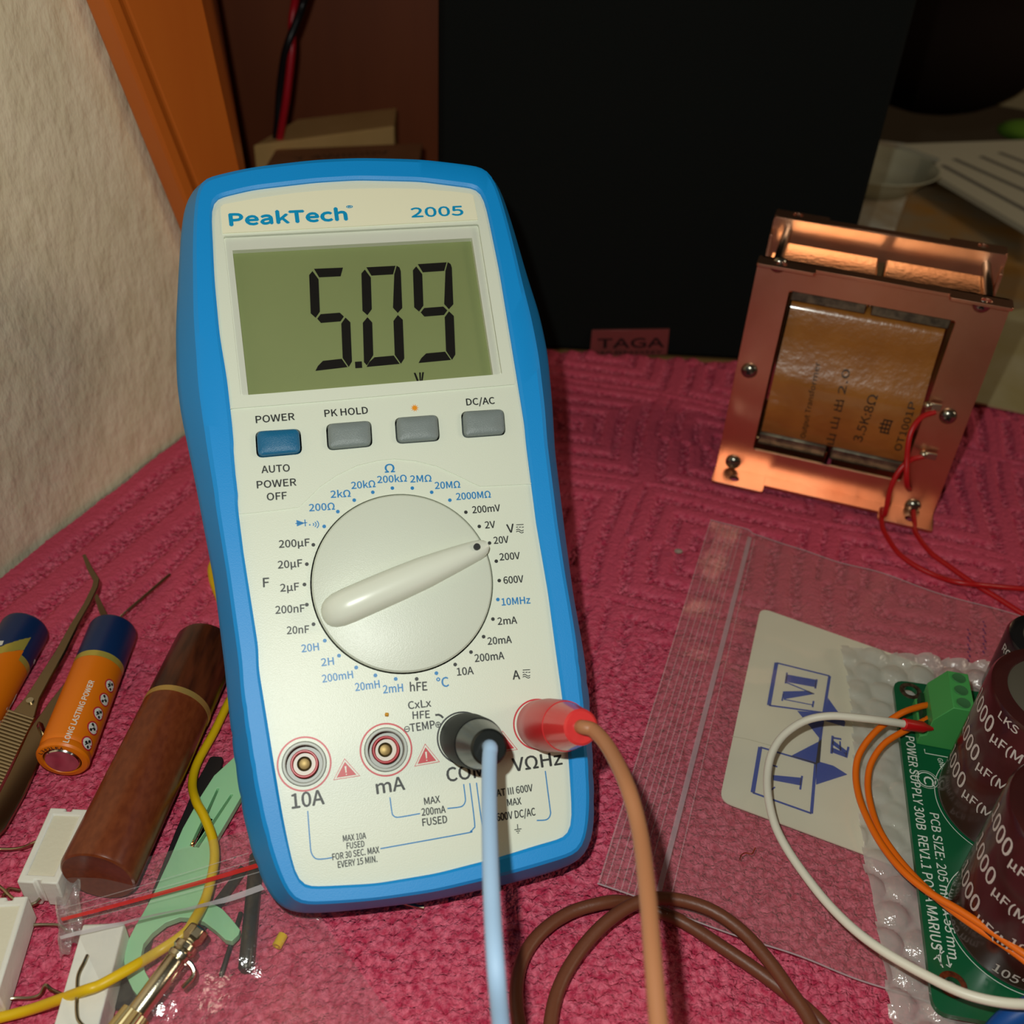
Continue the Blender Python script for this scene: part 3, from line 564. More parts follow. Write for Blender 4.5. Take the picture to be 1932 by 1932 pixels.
# black strip and mint hook tool
mb = MB(); mb.plate([tuple(tz(Z5, *p, .0006))[:2] for p in [(1490, 62), (1560, 68), (1568, 90), (1545, 180), (1470, 330), (1400, 560), (1260, 900), (1100, 1260), (1000, 1560), (935, 1830), (800, 1830), (830, 1690), (930, 1380), (1080, 980), (1230, 590), (1300, 430), (1390, 220), (1440, 130), (1470, 72)]], [], I, .0001, .0012)
tag(build('black_strip', mb, mat('black_plastic', (34, 32, 33), .45), bevel=.0003), 'black plastic strip with rounded end lying under the mint hook tool', 'strip')
mint = mat('mint_plastic', (164, 222, 172), .33, sub=.1)
ml = [(1740, -60), (1640, 62), (1500, 190), (1400, 345), (1280, 560), (1190, 770), (1120, 920), (1070, 1030), (1010, 1140), (950, 1240), (885, 1370), (868, 1490), (888, 1600), (930, 1690), (990, 1765), (1065, 1650), (1015, 1560), (988, 1455), (1005, 1370), (1065, 1295), (1160, 1220), (1260, 1183), (1360, 1188), (1430, 1215), (1510, 1275), (1580, 1340), (1625, 1350), (1672, 1305), (1683, 1270), (1640, 1215), (1560, 1125), (1490, 1085), (1440, 1055), (1462, 960), (1482, 800), (1512, 640), (1572, 540), (1672, 370), (1740, 250), (1830, 20)]
mz = .0035
mo = [tuple(tz(Z5, *p, mz))[:2] for p in ml]
sl = [[(1522, 276), (1538, 280), (1358, 690), (1330, 680)], [(1618, 318), (1636, 322), (1392, 694), (1366, 688)]]
mb = MB(); mb.plate(mo, [[tuple(tz(Z5, *p, mz))[:2] for p in s] for s in sl], I, .0014, mz)
tag(build('hook_tool', mb, mint, bevel=.0006, seg=3), 'mint green plastic hook tool with two slots under the yellow wire', 'tool')
mb = MB(); c = [tz(Z5, 1335 + (i % 2) * 22, 690 - i * 9, .0028) for i in range(9)]; mb.tube(c, .00022, 6, 3); tag(build('copper_strand', mb, mat('bare_copper', (214, 130, 70), .25, 1.0)), 'tiny copper strand in the left slot of the mint hook tool', 'wire')

# cement resistors
cer = mat('white_ceramic', (232, 230, 220), .55, bump=(700, .3, .0003)); cem = mat('cement_fill', (222, 216, 194), .8, bump=(900, .4, .0003)); tin = mat('tinned_wire', (176, 164, 138), .25, 1.0)
def resistor(label, TL, TR, BR, BL, z, leads, hl=.0092, face=True):
    q = [Vector(tab(p, z)) for p in (TL, TR, BR, BL)]; c = sum(q, Vector()) / 4
    X = ((q[1] - q[0]) + (q[2] - q[3])).normalized(); Y = Vector((-X.y, X.x, 0)); ly = max(.02, abs(((q[0] - q[3]) + (q[1] - q[2])).dot(Y)) / 2); lx = abs(((q[1] - q[0]) + (q[2] - q[3])).dot(X)) / 2
    t = thing('cement_resistor', label, 'resistor', Matrix.Translation(Vector((c.x, c.y, .0002))), 'white cement resistors with bent wire leads')
    fn = lambda x, y, k: Vector((c.x, c.y, 0)) + X * x + Y * y + Vector((0, 0, k))
    hx, hy = lx / 2, ly / 2; gx, gy = hx * .66, hy * .80; nt_ = .0007
    out = [(-hx, -hy), (-nt_, -hy), (-nt_, -hy + .0009), (nt_, -hy + .0009), (nt_, -hy), (hx, -hy), (hx, hy), (nt_, hy), (nt_, hy - .0009), (-nt_, hy - .0009), (-nt_, hy), (-hx, hy)]
    mb = MB()
    if face:
        mb.plate(out, [[(-gx, -gy), (gx, -gy), (gx, gy), (-gx, gy)]], fn, .0002, z); build('body', mb, cer, t, bevel=.0004)
        mb = MB(); mb.plate([(-gx, -gy), (gx, -gy), (gx, gy), (-gx, gy)], [], fn, .001, z - .0004); build('filling', mb, cem, t)
    else:
        mb.plate([(-hx, -hy), (hx, -hy), (hx, hy), (-hx, hy)], [], fn, .0002, z); build('body', mb, cer, t, bevel=.0005)
    for l in leads: build('lead', MB().tube([tz(Z5, *p) for p in l], .00042, 8, 6), tin, t)
resistor('white cement resistor touching the near end of the dark wooden tube', Z5(350, 413), Z5(618, 426), Z5(402, 948), Z5(118, 935), .0098,
         [[(282, 1052, .004), (240, 1088, .004), (180, 1092, .004), (90, 1050, .004), (20, 985, .004), (-60, 930, .003)], [(330, 620, .004), (240, 660, .0035), (170, 690, .002), (90, 705, .0012), (-30, 706, .001)]])
resistor('white cement resistor at the left edge of the photo', Z5(-185, 1030), Z5(62, 1062), Z5(128, 1690), Z5(-150, 1760), .0095,
         [[(40, 1080, .006), (100, 1105, .005), (165, 1145, .004), (178, 1185, .003), (150, 1235, .002), (125, 1275, .001)], [(20, 1040, .004), (60, 985, .0025), (140, 995, .001)], [(10, 1765, .002), (100, 1752, .0012), (210, 1750, .001), (280, 1725, .0014), (318, 1660, .003), (360, 1690, .0025), (430, 1722, .001)]])
resistor('white cement resistor half inside the small clear bag', Z5(545, 1235), Z5(815, 1215), Z5(745, 1990), Z5(400, 1990), .0095,
         [[(612, 1452, .0105), (590, 1500, .0112), (548, 1590, .0112), (540, 1700, .011), (538, 1850, .0108), (560, 1920, .0105), (640, 1990, .0102)], [(560, 1300, .003), (470, 1275, .002), (420, 1242, .0014), (330, 1236, .001), (212, 1238, .001)]], face=False)

# steel pins inside the small bag
def rod(label, a, b, r, m): return tag(build('steel_pin', MB().lathe(a, b, [(0, r * .7), (r * .4, r), ((b - a).length - r * .4, r), ((b - a).length, r * .7)], 20), m, smooth=40), label, 'pin', 'dark steel pins in the small clear bag')
dk = mat('dark_steel', (74, 70, 64), .35, .8)
rod('thick dark steel pin lying in the small clear bag', tz(Z5, 1722, 1560, .0022), tz(Z5, 1800, 740, .0022), .0018, dk)
rod('thin dark steel pin lying left of the thick one in the bag', tz(Z5, 1548, 1598, .0009), tz(Z5, 1690, 1150, .0009), .0006, dk)
mb = MB(); mb.plate([tuple(tz(Z5, *p))[:2] for p in [(1690, 830), (1740, 860), (1560, 1110), (1490, 1230), (1420, 1300), (1380, 1270), (1500, 1080)]], [], I, .0001, .001)
tag(build('black_tie', mb, MATS['black_plastic'], bevel=.0002), 'short black plastic tie beneath the bag zip beside the pins', 'tie')
a, b = tab((522, 1786), .0016), tab((534, 1764), .0016); mb = MB(); ax = (b - a); mb.lathe(a, b, [(.0008, .0004), (0, .0005), (0, .0011), (.0001, .0012), (ax.length, .0012), (ax.length, .0003)], 20)
tag(build('wire_sleeve', mb, mat('yellow_pvc', (232, 190, 14), .4), smooth=40), 'short piece of yellow wire insulation on the small bag', 'insulation')
tag(build('clipped_lead', MB().tube([tab((745, 1697), .0012), tab((770, 1706), .0008), tab((800, 1713), .0006)], .0005, 8), tin), 'clipped metal wire end peeking out under the meter bottom edge', 'wire')

# yellow wire
yw = [(478, 1010, .003), (430, 1030, .002), (402, 1062, .002), (400, 1090, .002), (414, 1130, .002), (440, 1190, .003), (455, 1250, .003), (446, 1300, .003), (431, 1325, .0028), (404, 1381, .0022), (372, 1440, .002), (363, 1480, .003), (370, 1512, .0052), (384, 1538, .0058), (400, 1578, .0058), (405, 1615, .0058), (399, 1656, .0058), (387, 1698, .0062), (368, 1733, .0085), (347, 1762, .0098), (296, 1797, .0085), (237, 1832, .0115), (190, 1858, .0122), (162, 1868, .0122), (120, 1883, .008), (60, 1904, .0024), (0, 1920, .0014), (-70, 1938, .0014)]
tag(build('yellow_wire', MB().tube([tab(p[:2], p[2]) for p in yw], .00122, 12, 6), MATS['yellow_pvc']), 'yellow insulated wire winding over the mint tool and through the probe', 'wire')

# nickel probe
hd = tz(Z5, 1378, 1290, .0135); bt_ = tz(Z5, 940, 1880, .0105); ax = (bt_ - hd).normalized(); L_ = (bt_ - hd).length
pb_ = thing('clip_probe', 'nickel plated probe with knurled grip gripping the yellow wire', 'probe', Matrix.Translation(Vector((bt_.x, bt_.y, 0))))
build('shaft', MB().lathe(hd, bt_, [(.0068, .0021), (.0072, .0023), (L_ * .97, .0023), (L_, .0020)], 32), chrome, pb_)
build('collar', MB().lathe(hd, bt_, [(.0028, .0020), (.0032, .0027), (.0044, .0028), (.0050, .0023), (.0056, .0027), (.0066, .0026), (.0070, .0018)], 36), chrome, pb_)
build('head', MB().lathe(hd - ax * .0012, bt_, [(0, .0020), (.0004, .0026), (.0026, .0027), (.0034, .0021), (.0042, .0016)], 8), mat('head_steel', (190, 176, 146), .25, 1.0), pb_, smooth=20, bevel=.0003)
rg = []
for i in range(9):
    s_ = L_ * .965 + .022 * i / 8; u_ = ax.orthogonal().normalized(); v_ = ax.cross(u_)
    rg.append([hd + ax * s_ + (u_ * math.cos(k * math.pi / 24) + v_ * math.sin(k * math.pi / 24)) * (.0031 + (.00022 if k % 2 else 0) + .0004 * min(i, 3) / 3) for k in range(48)])
build('knurled_grip', MB().loft(rg), mat('knurl_metal', (206, 188, 140), .3, 1.0), pb_, smooth=12)
sd = ax.cross(Vector((0, 0, 1))).normalized(); p0 = hd + ax * .006
build('hook', MB().tube([p0 - sd * .001, p0 - sd * .0035 + Vector((0, 0, -.001)), p0 - sd * .0048 + ax * .0012 + Vector((0, 0, -.002)), p0 - sd * .0040 + ax * .004 + Vector((0, 0, -.003))], .0006, 8), chrome, pb_)

# clear film of bags
def film_mat(name, see, hazecol, rough, bumps, gl=.05):
    m = bpy.data.materials.new(name); m.use_nodes = True; MATS[name] = m; nt = m.node_tree; N = nt.nodes; L = nt.links; b = N['Principled BSDF']; out = N['Material Output']
    b.inputs['Base Color'].default_value = (*lin(hazecol), 1); b.inputs['Roughness'].default_value = rough; b.inputs['Specular IOR Level'].default_value = .9
    tc = N.new('ShaderNodeTexCoord'); no = N.new('ShaderNodeTexNoise'); no.inputs['Scale'].default_value = bumps[0]; no.inputs['Detail'].default_value = 4; L.new(tc.outputs['Object'], no.inputs['Vector'])
    bp = N.new('ShaderNodeBump'); bp.inputs['Strength'].default_value = bumps[1]; bp.inputs['Distance'].default_value = bumps[2]; L.new(no.outputs[0], bp.inputs['Height']); L.new(bp.outputs[0], b.inputs['Normal'])
    g = N.new('ShaderNodeBsdfGlossy'); g.inputs['Roughness'].default_value = rough; L.new(bp.outputs[0], g.inputs['Normal'])
    t = N.new('ShaderNodeBsdfTransparent'); tl_ = N.new('ShaderNodeBsdfTranslucent'); tl_.inputs[0].default_value = (*lin(hazecol), 1)
    df = N.new('ShaderNodeBsdfDiffuse'); df.inputs[0].default_value = (*lin(hazecol), 1); m0 = N.new('ShaderNodeMixShader'); m0.inputs[0].default_value = .25; L.new(df.outputs[0], m0.inputs[1]); L.new(tl_.outputs[0], m0.inputs[2])
    m1 = N.new('ShaderNodeMixShader'); m1.inputs[0].default_value = see; L.new(m0.outputs[0], m1.inputs[1]); L.new(t.outputs[0], m1.inputs[2])
    m2 = N.new('ShaderNodeMixShader'); m2.inputs[0].default_value = gl; L.new(m1.outputs[0], m2.inputs[1]); L.new(g.outputs[0], m2.inputs[2]); L.new(m2.outputs[0], out.inputs[0])
    return m
film = film_mat('clear_film', .85, (214, 200, 190), .14, (120, .4, .0008))
film2 = film_mat('clear_film_small', .92, (226, 222, 216), .12, (200, .6, .0010))
def sheet(poly_px, hf, n=60):
    """film over a quad of photo points laid on the table; hf(u,v,x,y) gives its height"""
    q = [tab(p) for p in poly_px]; mb = MB(); vs = []
    for j in range(n + 1):
        for i in range(n + 1):
            u, v = i / n, j / n; p = (q[0] * (1 - u) + q[1] * u) * (1 - v) + (q[3] * (1 - u) + q[2] * u) * v
            vs.append(Vector((p.x, p.y, hf(u, v, p.x, p.y))))
    mb.add(vs, [(j * (n + 1) + i, j * (n + 1) + i + 1, (j + 1) * (n + 1) + i + 1, (j + 1) * (n + 1) + i) for j in range(n) for i in range(n)]); return mb, vs
# small bag: zip edge runs up to the meter, body comes towards the viewer
def bumpf(pts):
    P = [(tab(p), r, h) for p, r, h in pts]
    return lambda x, y: max(h * math.exp(-(((x - c.x) ** 2 + (y - c.y) ** 2) / (r * r)) ** 2) for c, r, h in P)
bm_ = bumpf([((190, 1770), .016, .0108), ((170, 1860), .015, .0110), ((215, 1740), .012, .0108), ((395, 1650), .012, .0075), ((405, 1700), .012, .0075), ((360, 1740), .012, .0095), ((300, 1800), .016, .0105), ((330, 1700), .02, .0052), ((470, 1680), .012, .0045), ((465, 1760), .012, .0045), ((280, 1840), .02, .0095), ((405, 1615), .012, .0075), ((440, 1725), .012, .0055)])
noise = lambda x, y: .0006 * math.sin(x * 190 + 2 * math.sin(y * 120)) + .0005 * math.sin(y * 260 + x * 90)
sq = [(112, 1698), (500, 1592), (790, 1990), (250, 1990)]
sb = thing('small_zip_bag', 'small clear zip bag with a red zip stripe at the lower left', 'bag', Matrix.Translation(tab((400, 1800))))
def hf(u, v, x, y):
    w_ = min(max((.42 - v) / .14, 0), 1); w_ = w_ * w_ * (3 - 2 * w_)
    return (.0014 + max(bm_(x, y), 0) + noise(x, y) * .8) * (1 - w_) + .0076 * w_
mb, vs = sheet(sq, hf, 70); build('bag_film', mb, film2, sb, smooth=60)
def on_sheet(q, hf, u, v, dz=.0002):
    c = [tab(p) for p in q]; p = (c[0] * (1 - u) + c[1] * u) * (1 - v) + (c[3] * (1 - u) + c[2] * u) * v; return Vector((p.x, p.y, hf(u, v, p.x, p.y) + dz))
def band(q, hf, line, wd, n=50, dz=.0002):
    rg = [[], []]
    for i in range(n + 1):
        t = i / n; u = line[0][0] * (1 - t) + line[1][0] * t; v = line[0][1] * (1 - t) + line[1][1] * t
        rg[0].append(on_sheet(q, hf, u, v, dz)); rg[1].append(on_sheet(q, hf, u, v + wd, dz))
    return MB().loft(rg, False, False, False)
def uv_of(q, p, z=0.0):
    c = [tab(x) for x in q]; P = tab(p, z); u = v = .5
    for _ in range(25):
        f = (c[0] * (1 - u) + c[1] * u) * (1 - v) + (c[3] * (1 - u) + c[2] * u) * v - P
        fu = (c[1] - c[0]) * (1 - v) + (c[2] - c[3]) * v; fv = (c[3] * (1 - u) + c[2] * u) - (c[0] * (1 - u) + c[1] * u)
        dt = fu.x * fv.y - fu.y * fv.x; u -= (f.x * fv.y - f.y * fv.x) / dt; v -= (fu.x * f.y - fu.y * f.x) / dt
    return (u, v)
L1 = (uv_of(sq, Z5(425, 1190), .0078), uv_of(sq, Z5(1795, 808), .0078)); L2 = (uv_of(sq, Z5(445, 1385), .0078), uv_of(sq, Z5(1830, 955), .0078))
print('L1', L1, L2)
build('red_stripe', band(sq, hf, L1, .022, dz=.0003), mat('red_film', (214, 44, 40), .35, trans=.12), sb, label='red stripe along the zip')
build('zip_rail', band(sq, hf, L2, .026, dz=.0003), mat('zip_white', (212, 204, 208), .3, trans=.35), sb)
for o_ in (-.02, -.06, .04): build('zip_rib', band(sq, hf, ((L1[0][0], L1[0][1] + o_), (L1[1][0], L1[1][1] + o_)), .005, dz=.0003), mat('rib_clear', (226, 218, 216), .2, trans=.72), sb)
# crumpled corner
mb = MB(); n = 14; vs = []
for j in range(n + 1):
    for i in range(n + 1):
        u, v = i / n, j / n; p = tab((112 + 50 * u + 6 * v, 1700 + 120 * v - 14 * u)); vs.append(Vector((p.x, p.y, .0035 + .0022 * math.sin(u * 9 + v * 5) * math.sin(v * 7 - u * 4) + .003 * u)))
mb.add(vs, [(j * (n + 1) + i, j * (n + 1) + i + 1, (j + 1) * (n + 1) + i + 1, (j + 1) * (n + 1) + i) for j in range(n) for i in range(n)])
build('crumpled_corner', mb, film_mat('crumpled_film', .70, (240, 238, 234), .18, (260, .8, .003), .35), sb, smooth=60)

# ================================================================== BROWN CABLE, LARGE BAG, CARD, BUBBLE WRAP
brown = mat('brown_rubber', (112, 62, 40), .45, bump=(700, .2, .0004))
bc = [(1010, 2050, .004), (985, 1960, .004), (974, 1880, .0035), (985, 1812, .003), (1020, 1760, .003), (1075, 1722, .003), (1140, 1703, .0035), (1180, 1702, .0018), (1232, 1716, .0016), (1290, 1740, .0016), (1360, 1785, .002), (1430, 1832, .0022), (1490, 1878, .0022), (1540, 1920, .0024), (1600, 1990, .0024), (1650, 2060, .0026), (1660, 2120, .004), (1600, 2100, .0062), (1560, 2000, .0066), (1525, 1920, .0064), (1490, 1868, .0062), (1450, 1812, .006), (1400, 1757, .006), (1340, 1716, .0062), (1270, 1696, .0064), (1210, 1700, .0064), (1150, 1735, .0058), (1095, 1793, .0045), (1055, 1862, .004), (1038, 1935, .004), (1034, 2050, .004)]
tag(build('brown_cable', MB().tube([tab(p[:2], p[2]) for p in bc], .00165, 12, 6), brown), 'brown rubber cable looping on the towel over the clear bag edge', 'cable')

bq = [(1338, 995), (1990, 1200), (1990, 1990), (1124, 1684)]
lf = lambda u, v, x, y: .0024 + .0007 * noise(x, y) / .0006 * .35 + .0008 * math.sin(u * 9 + v * 4) ** 2 + (.0012 if u < .12 else 0)
lb = thing('large_zip_bag', 'large clear zip bag lying flat on the towel under the circuit board', 'bag', Matrix.Translation(tab((1500, 1450))))
mb, vs = sheet(bq, lf, 70); build('bag_film', mb, film, lb, smooth=60)
Lz = (uv_of(bq, Z7(742, 150)), uv_of(bq, Z7(350, 1668)))
def vband(q, hf, a, b, wd, m, name, dz=.0003):
    rg = [[], []]
    for i in range(61):
        t = i / 60; u = a[0] * (1 - t) + b[0] * t; v = a[1] * (1 - t) + b[1] * t; rg[0].append(on_sheet(q, hf, u, v, dz)); rg[1].append(on_sheet(q, hf, u + wd, v, dz))
    return build(name, MB().loft(rg, False, False, False), m, lb)
zw = mat('zip_milky', (206, 186, 190), .3, trans=.45)
vband(bq, lf, Lz[0], Lz[1], .013, zw, 'zip_rail')
for x0, x1 in ((620, 130), (640, 165), (660, 195), (678, 222), (695, 250), (712, 285), (770, 395)):
    y0 = 80 + (x0 - 590) * .45; y1 = 1645 + (x1 - 100) * .4
    vband(bq, lf, uv_of(bq, Z7(x0, y0)), uv_of(bq, Z7(x1, y1)), .0022, mat('rib_clear', (226, 222, 220)), 'zip_rib')
for a, b in ((Z7(585, 78), Z7(104, 1640)),): vband(bq, lf, uv_of(bq, a), uv_of(bq, b), .003, mat('rib_clear', (226, 222, 220)), 'bag_edge')
rg = [on_sheet(bq, lf, 0 + i / 60, 1, .0002) for i in range(61)]; build('bag_edge', MB().tube(rg, .00022, 6, 1, smooth=False), zw, lb)
rg = [on_sheet(bq, lf, 0 + i / 60, 0, .0002) for i in range(61)]; build('bag_edge', MB().tube(rg, .00016, 6, 1, smooth=False), zw, lb)

bl_ = MB()
for i in range(9):
    for x, y0 in ((1817, 1205), (1846, 1190)):
        p = (x + (i % 2) * 3, y0 + i * 7); ribbon(bl_, [tuple(on_sheet(bq, lf, *uv_of(bq, q), .0003))[:2] for q in (p, (p[0] + 2, p[1] + 4 + i % 3))], .0006, lambda x, y, k: Vector((x, y, .0046)), 0)
build('bag_print', bl_, mat('purple_print', (72, 44, 108), .6, trans=.4), lb, smooth=0)
kz = .0016
cd_ = [tuple(tz(ZC, *p, kz))[:2] for p in [(290, 25), (1560, 470), (1420, 1960), (-10, 1430)]]
card = thing('paper_card', 'cream paper card with a blue logo inside the large clear bag', 'card', Matrix.Translation(tab((1480, 1370))))
build('card_sheet', MB().plate(rrect(cd_, .0035), [], I, .0012, kz), mat('cream_paper', (246, 242, 218), .7, var=(30, (241, 236, 210))), card, smooth=0)
lg = MB(); c2 = lambda x, y: tuple(tz(ZC, x, y, kz))[:2]
def lp(pts): poly(lg, [c2(*p) for p in pts], I, kz + .00008)
lpx = lambda pts, w_: ribbon(lg, [c2(*p) for p in pts], w_ * .30 / F / 3.863, I, kz + .00008)
for q, wl in (([(405, 428), (793, 524), (750, 792), (350, 738)], 1), ([(287, 1043), (690, 1162), (660, 1526), (232, 1374)], 1)):
    a, b, c, d = q; lpx([a, d], 30); lpx([a, b], 16); lpx([b, c], 22); lpx([d, c], 16)
lp([(780, 683), (908, 862), (900, 892), (750, 848)]); lp([(556, 778), (748, 792), (752, 868), (716, 975), (640, 880)]); lp([(752, 845), (735, 985), (722, 1152), (690, 1165), (716, 972)])
lp([(508, 1108), (716, 1000), (735, 985), (720, 1155), (692, 1166)]); lp([(722, 1150), (820, 1178), (922, 1242), (694, 1316), (692, 1164)])
lp([(478, 512), (696, 552), (692, 606), (470, 566)]); lpx([(474, 570), (680, 655)], 12); lp([(452, 636), (640, 632), (682, 655), (458, 694)]); lpx([(458, 694), (672, 736)], 10); lpx([(482, 500), (470, 578)], 12); lpx([(700, 548), (688, 616)], 14); lpx([(456, 652), (446, 706)], 12); lpx([(676, 706), (668, 752)], 14)
lp([(380, 1246), (588, 1266), (582, 1322), (380, 1284)]); lpx([(592, 1252), (578, 1352)], 14); lpx([(372, 1165), (352, 1372)], 12); lpx([(366, 1172), (412, 1186)], 14); lpx([(350, 1366), (394, 1334)], 12)
lp([(812, 1045), (918, 1090), (912, 1118), (808, 1080)]); lpx([(815, 960), (806, 1090)], 18); lpx([(818, 975), (878, 985)], 18); lpx([(868, 1000), (872, 1070)], 12); lpx([(930, 1040), (914, 1120)], 16); lp([(815, 990), (918, 1070), (918, 1100), (808, 1020)])
build('logo', lg, mat('logo_blue', (22, 72, 176), .55), card, smooth=0)
build('fold_line', (lambda m_: (ribbon(m_, [c2(78, 962), c2(200, 985), c2(380, 1035)], .0002, I, kz + .00003), m_)[1])(MB()), mat('paper_crease', (206, 200, 168), .8), card, smooth=0)

bwm = film_mat('bubble_film', .48, (244, 244, 236), .12, (380, .8, .0011), .14)
bw = [(130, 90), (230, 105), (300, 118), (420, 142), (520, 150), (640, 168), (850, 190), (1300, 260), (1300, 2150), (390, 2150), (368, 1932), (352, 1800), (340, 1720), (325, 1640), (318, 1560), (298, 1480), (304, 1400), (290, 1330), (262, 1260), (246, 1180), (240, 1100), (222, 980), (212, 860), (200, 740), (192, 600), (186, 470), (172, 330), (160, 230), (138, 160)]
bwp = [tz(Z8, *p, .004) for p in bw]; ox, oy = min(p.x for p in bwp), min(p.y for p in bwp); ex, ey = max(p.x for p in bwp), max(p.y for p in bwp)
pit = .0088; st = .0007; nx = int((ex - ox) / st) + 2; ny = int((ey - oy) / st) + 2
hz = {}; vs = []; fs = []
def bwh(x, y):
    best = 0; r_ = round(y / (pit * .866))
    for rr in (r_ - 1, r_, r_ + 1):
        off = pit / 2 if rr % 2 else 0; cxx = round((x - off) / pit) * pit + off; jx = .0006 * math.sin(rr * 7.1 + cxx * 900); d = math.hypot(x - cxx - jx, y - rr * pit * .866)
        if d < .0040: best = max(best, .0024 * (1 - (d / .0040) ** 2) ** .5 * (.65 + .35 * math.sin(rr * 3.3 + cxx * 777)))
    return .0040 + best + .0004 * math.sin(x * 420 + y * 300) * math.sin(y * 510)
for j in range(ny):
    for i in range(nx):
        x, y = ox + i * st, oy + j * st
        if inside(x, y, bwp): hz[(i, j)] = len(vs); vs.append(Vector((x, y, bwh(x, y))))
fs = [(hz[(i, j)], hz[(i + 1, j)], hz[(i + 1, j + 1)], hz[(i, j + 1)]) for (i, j) in hz if (i + 1, j) in hz and (i + 1, j + 1) in hz and (i, j + 1) in hz]
tag(build('bubble_wrap', MB().add(vs, fs), bwm, smooth=70), 'clear bubble wrap sheet under the green circuit board', 'bubble wrap')

# ================================================================== CIRCUIT BOARD
ZT_ = .0088
p2 = lambda x, y, z=ZT_: tuple(tz(Z8, x, y, z))[:2]
pcb = thing('circuit_board', 'green power supply circuit board with brown capacitors at right edge', 'circuit board', Matrix.Translation(Vector((*p2(800, 1000), ZT_ - .0016))))
edge = rrect([p2(392, 262), p2(1500, 420), p2(1560, 2040), p2(590, 1875)], .004)
h1, h2 = p2(478, 318), p2(682, 1742)
build('board', MB().plate(edge, [circ(h1, .0019, 28), circ(h2, .0019, 28)], I, ZT_ - .0016, ZT_), mat('solder_mask', (12, 92, 56), .3, coat=.2, bump=(300, .1, .0003)), pcb, smooth=30)
for h_, m_ in ((h1, mat('tinned_pad', (120, 104, 84), .4, .7, var=(900, (70, 56, 44)))), (h2, mat('tarnished_pad', (150, 74, 40), .4, .7, var=(700, (70, 40, 30))))):
    build('mounting_pad', MB().plate(circ(h_, .0033, 32), [circ(h_, .0019, 28)], I, ZT_, ZT_ + .0001), m_, pcb, smooth=0)
sk = MB(); zt = ZT_ + .00008; fI = I
def sl_(s, a, b, cap, bold=.01, slant=0): text(sk, s, fI, p2(*a), p2(*b), cap * .29 / F / 2.57, zt, bold, slant)
sl_('POWER SUPPLY 300B  REV1.1 POPA MARIUS', (452, 536), (580, 1568), 42, .015); sl_('PCB SIZE: 205 mm X 55 mm', (570, 908), (664, 1614), 40, .012); sl_('GNDN', (606, 645), (632, 712), 24)
ribbon(sk, circ(p2(556, 748), .0024, 32), .0003, fI, zt, True); ribbon(sk, circ(p2(556, 748), .0030, 32), .00015, fI, zt, True); text(sk, 'C', fI, p2(540, 730), p2(545, 770), .0025, zt, .02)
def wl(pts, w_): ribbon(sk, [p2(*p) for p in pts], w_ * .285 / F / 2.57, fI, zt)
for pts in ([(765, 1140), (840, 1165), (848, 1195), (800, 1200)], [(765, 1140), (765, 1210), (730, 1200)], [(745, 1165), (735, 1215), (815, 1235)], [(815, 1170), (800, 1215), (850, 1225)], [(700, 1210), (790, 1290)], [(705, 1275), (770, 1250), (820, 1245)], [(600, 1565), (640, 1580), (590, 1620)], [(620, 1560), (625, 1650)], [(605, 1600), (635, 1660)], [(655, 1600), (668, 1655)], [(650, 1645), (668, 1658), (676, 1640)]): wl(pts, 11 if pts[0][0] > 690 else 5)
wl([(545, 600), (548, 620), (700, 648)], 5)
capc = [(Vector(p2(930, 878)), .0175), (Vector(p2(1016, 1462)), .0175)]
for c, r in capc: ribbon(sk, circ(c, r + .0006, 80), .0002, fI, zt, True)
build('silkscreen', sk, mat('silk_white', (226, 232, 222), .6), pcb, smooth=0)
sleeve = mat('capacitor_brown', (66, 26, 24), .22, var=(60, (56, 22, 22)), coat=.4); pale = mat('capacitor_print', (206, 196, 190), .4)
def capacitor(c, r, h, m, rows, pm, ph):
    o = build('capacitor', MB().lathe((c.x, c.y, ZT_), (c.x, c.y, 1), [(0, r - .0006), (.0006, r), (h - .0018, r), (h - .0005, r - .0006), (h, r - .0019), (h - .0001, r - .0042), (h - .0005, r - .0045)], 72, True, False), m, pcb, smooth=40)
    build('capacitor_top', MB().lathe((c.x, c.y, ZT_ + h - .0009), (c.x, c.y, 1), [(0, r - .003), (.0005, r - .0042), (.0006, .001)], 48), mat('can_grey', (120, 114, 100), .45, .6), o)
    mb = MB(); f_ = lambda x, y, k: Vector((c.x + (r + k) * math.cos(x / r), c.y + (r + k) * math.sin(x / r), ZT_ + y))
    for s, a0, y0, wd, cp_ in rows: text(mb, s, f_, (math.radians(a0) * r, y0), (math.radians(a0) * r + wd, y0), cp_, .00006, .012)
    build('capacitor_print', mb, pm, o, smooth=0)
rowsA = []
for y0 in (.0340, .0230, .0120): rowsA += [('1000', 157, y0, .0118, .0050), ('µF(M)', 199, y0 - .0008, .0100, .0030), ('105°C', 226, y0 - .0098, .0095, .0028)]
capacitor(capc[0][0], .0175, .044, sleeve, rowsA + [('LKS', 196, .0405, .006, .0022)], pale, 0)
capacitor(capc[1][0], .0175, .044, sleeve, rowsA, pale, 0)
c3 = Vector(p2(1012, 340)); capacitor(c3, .0115, .024, mat('capacitor_black', (22, 22, 24), .25, coat=.4), [('RG', 176, .018, .004, .0026), ('450V', 176, .012, .006, .002), ('105', 176, .006, .005, .002)], pale, 0)
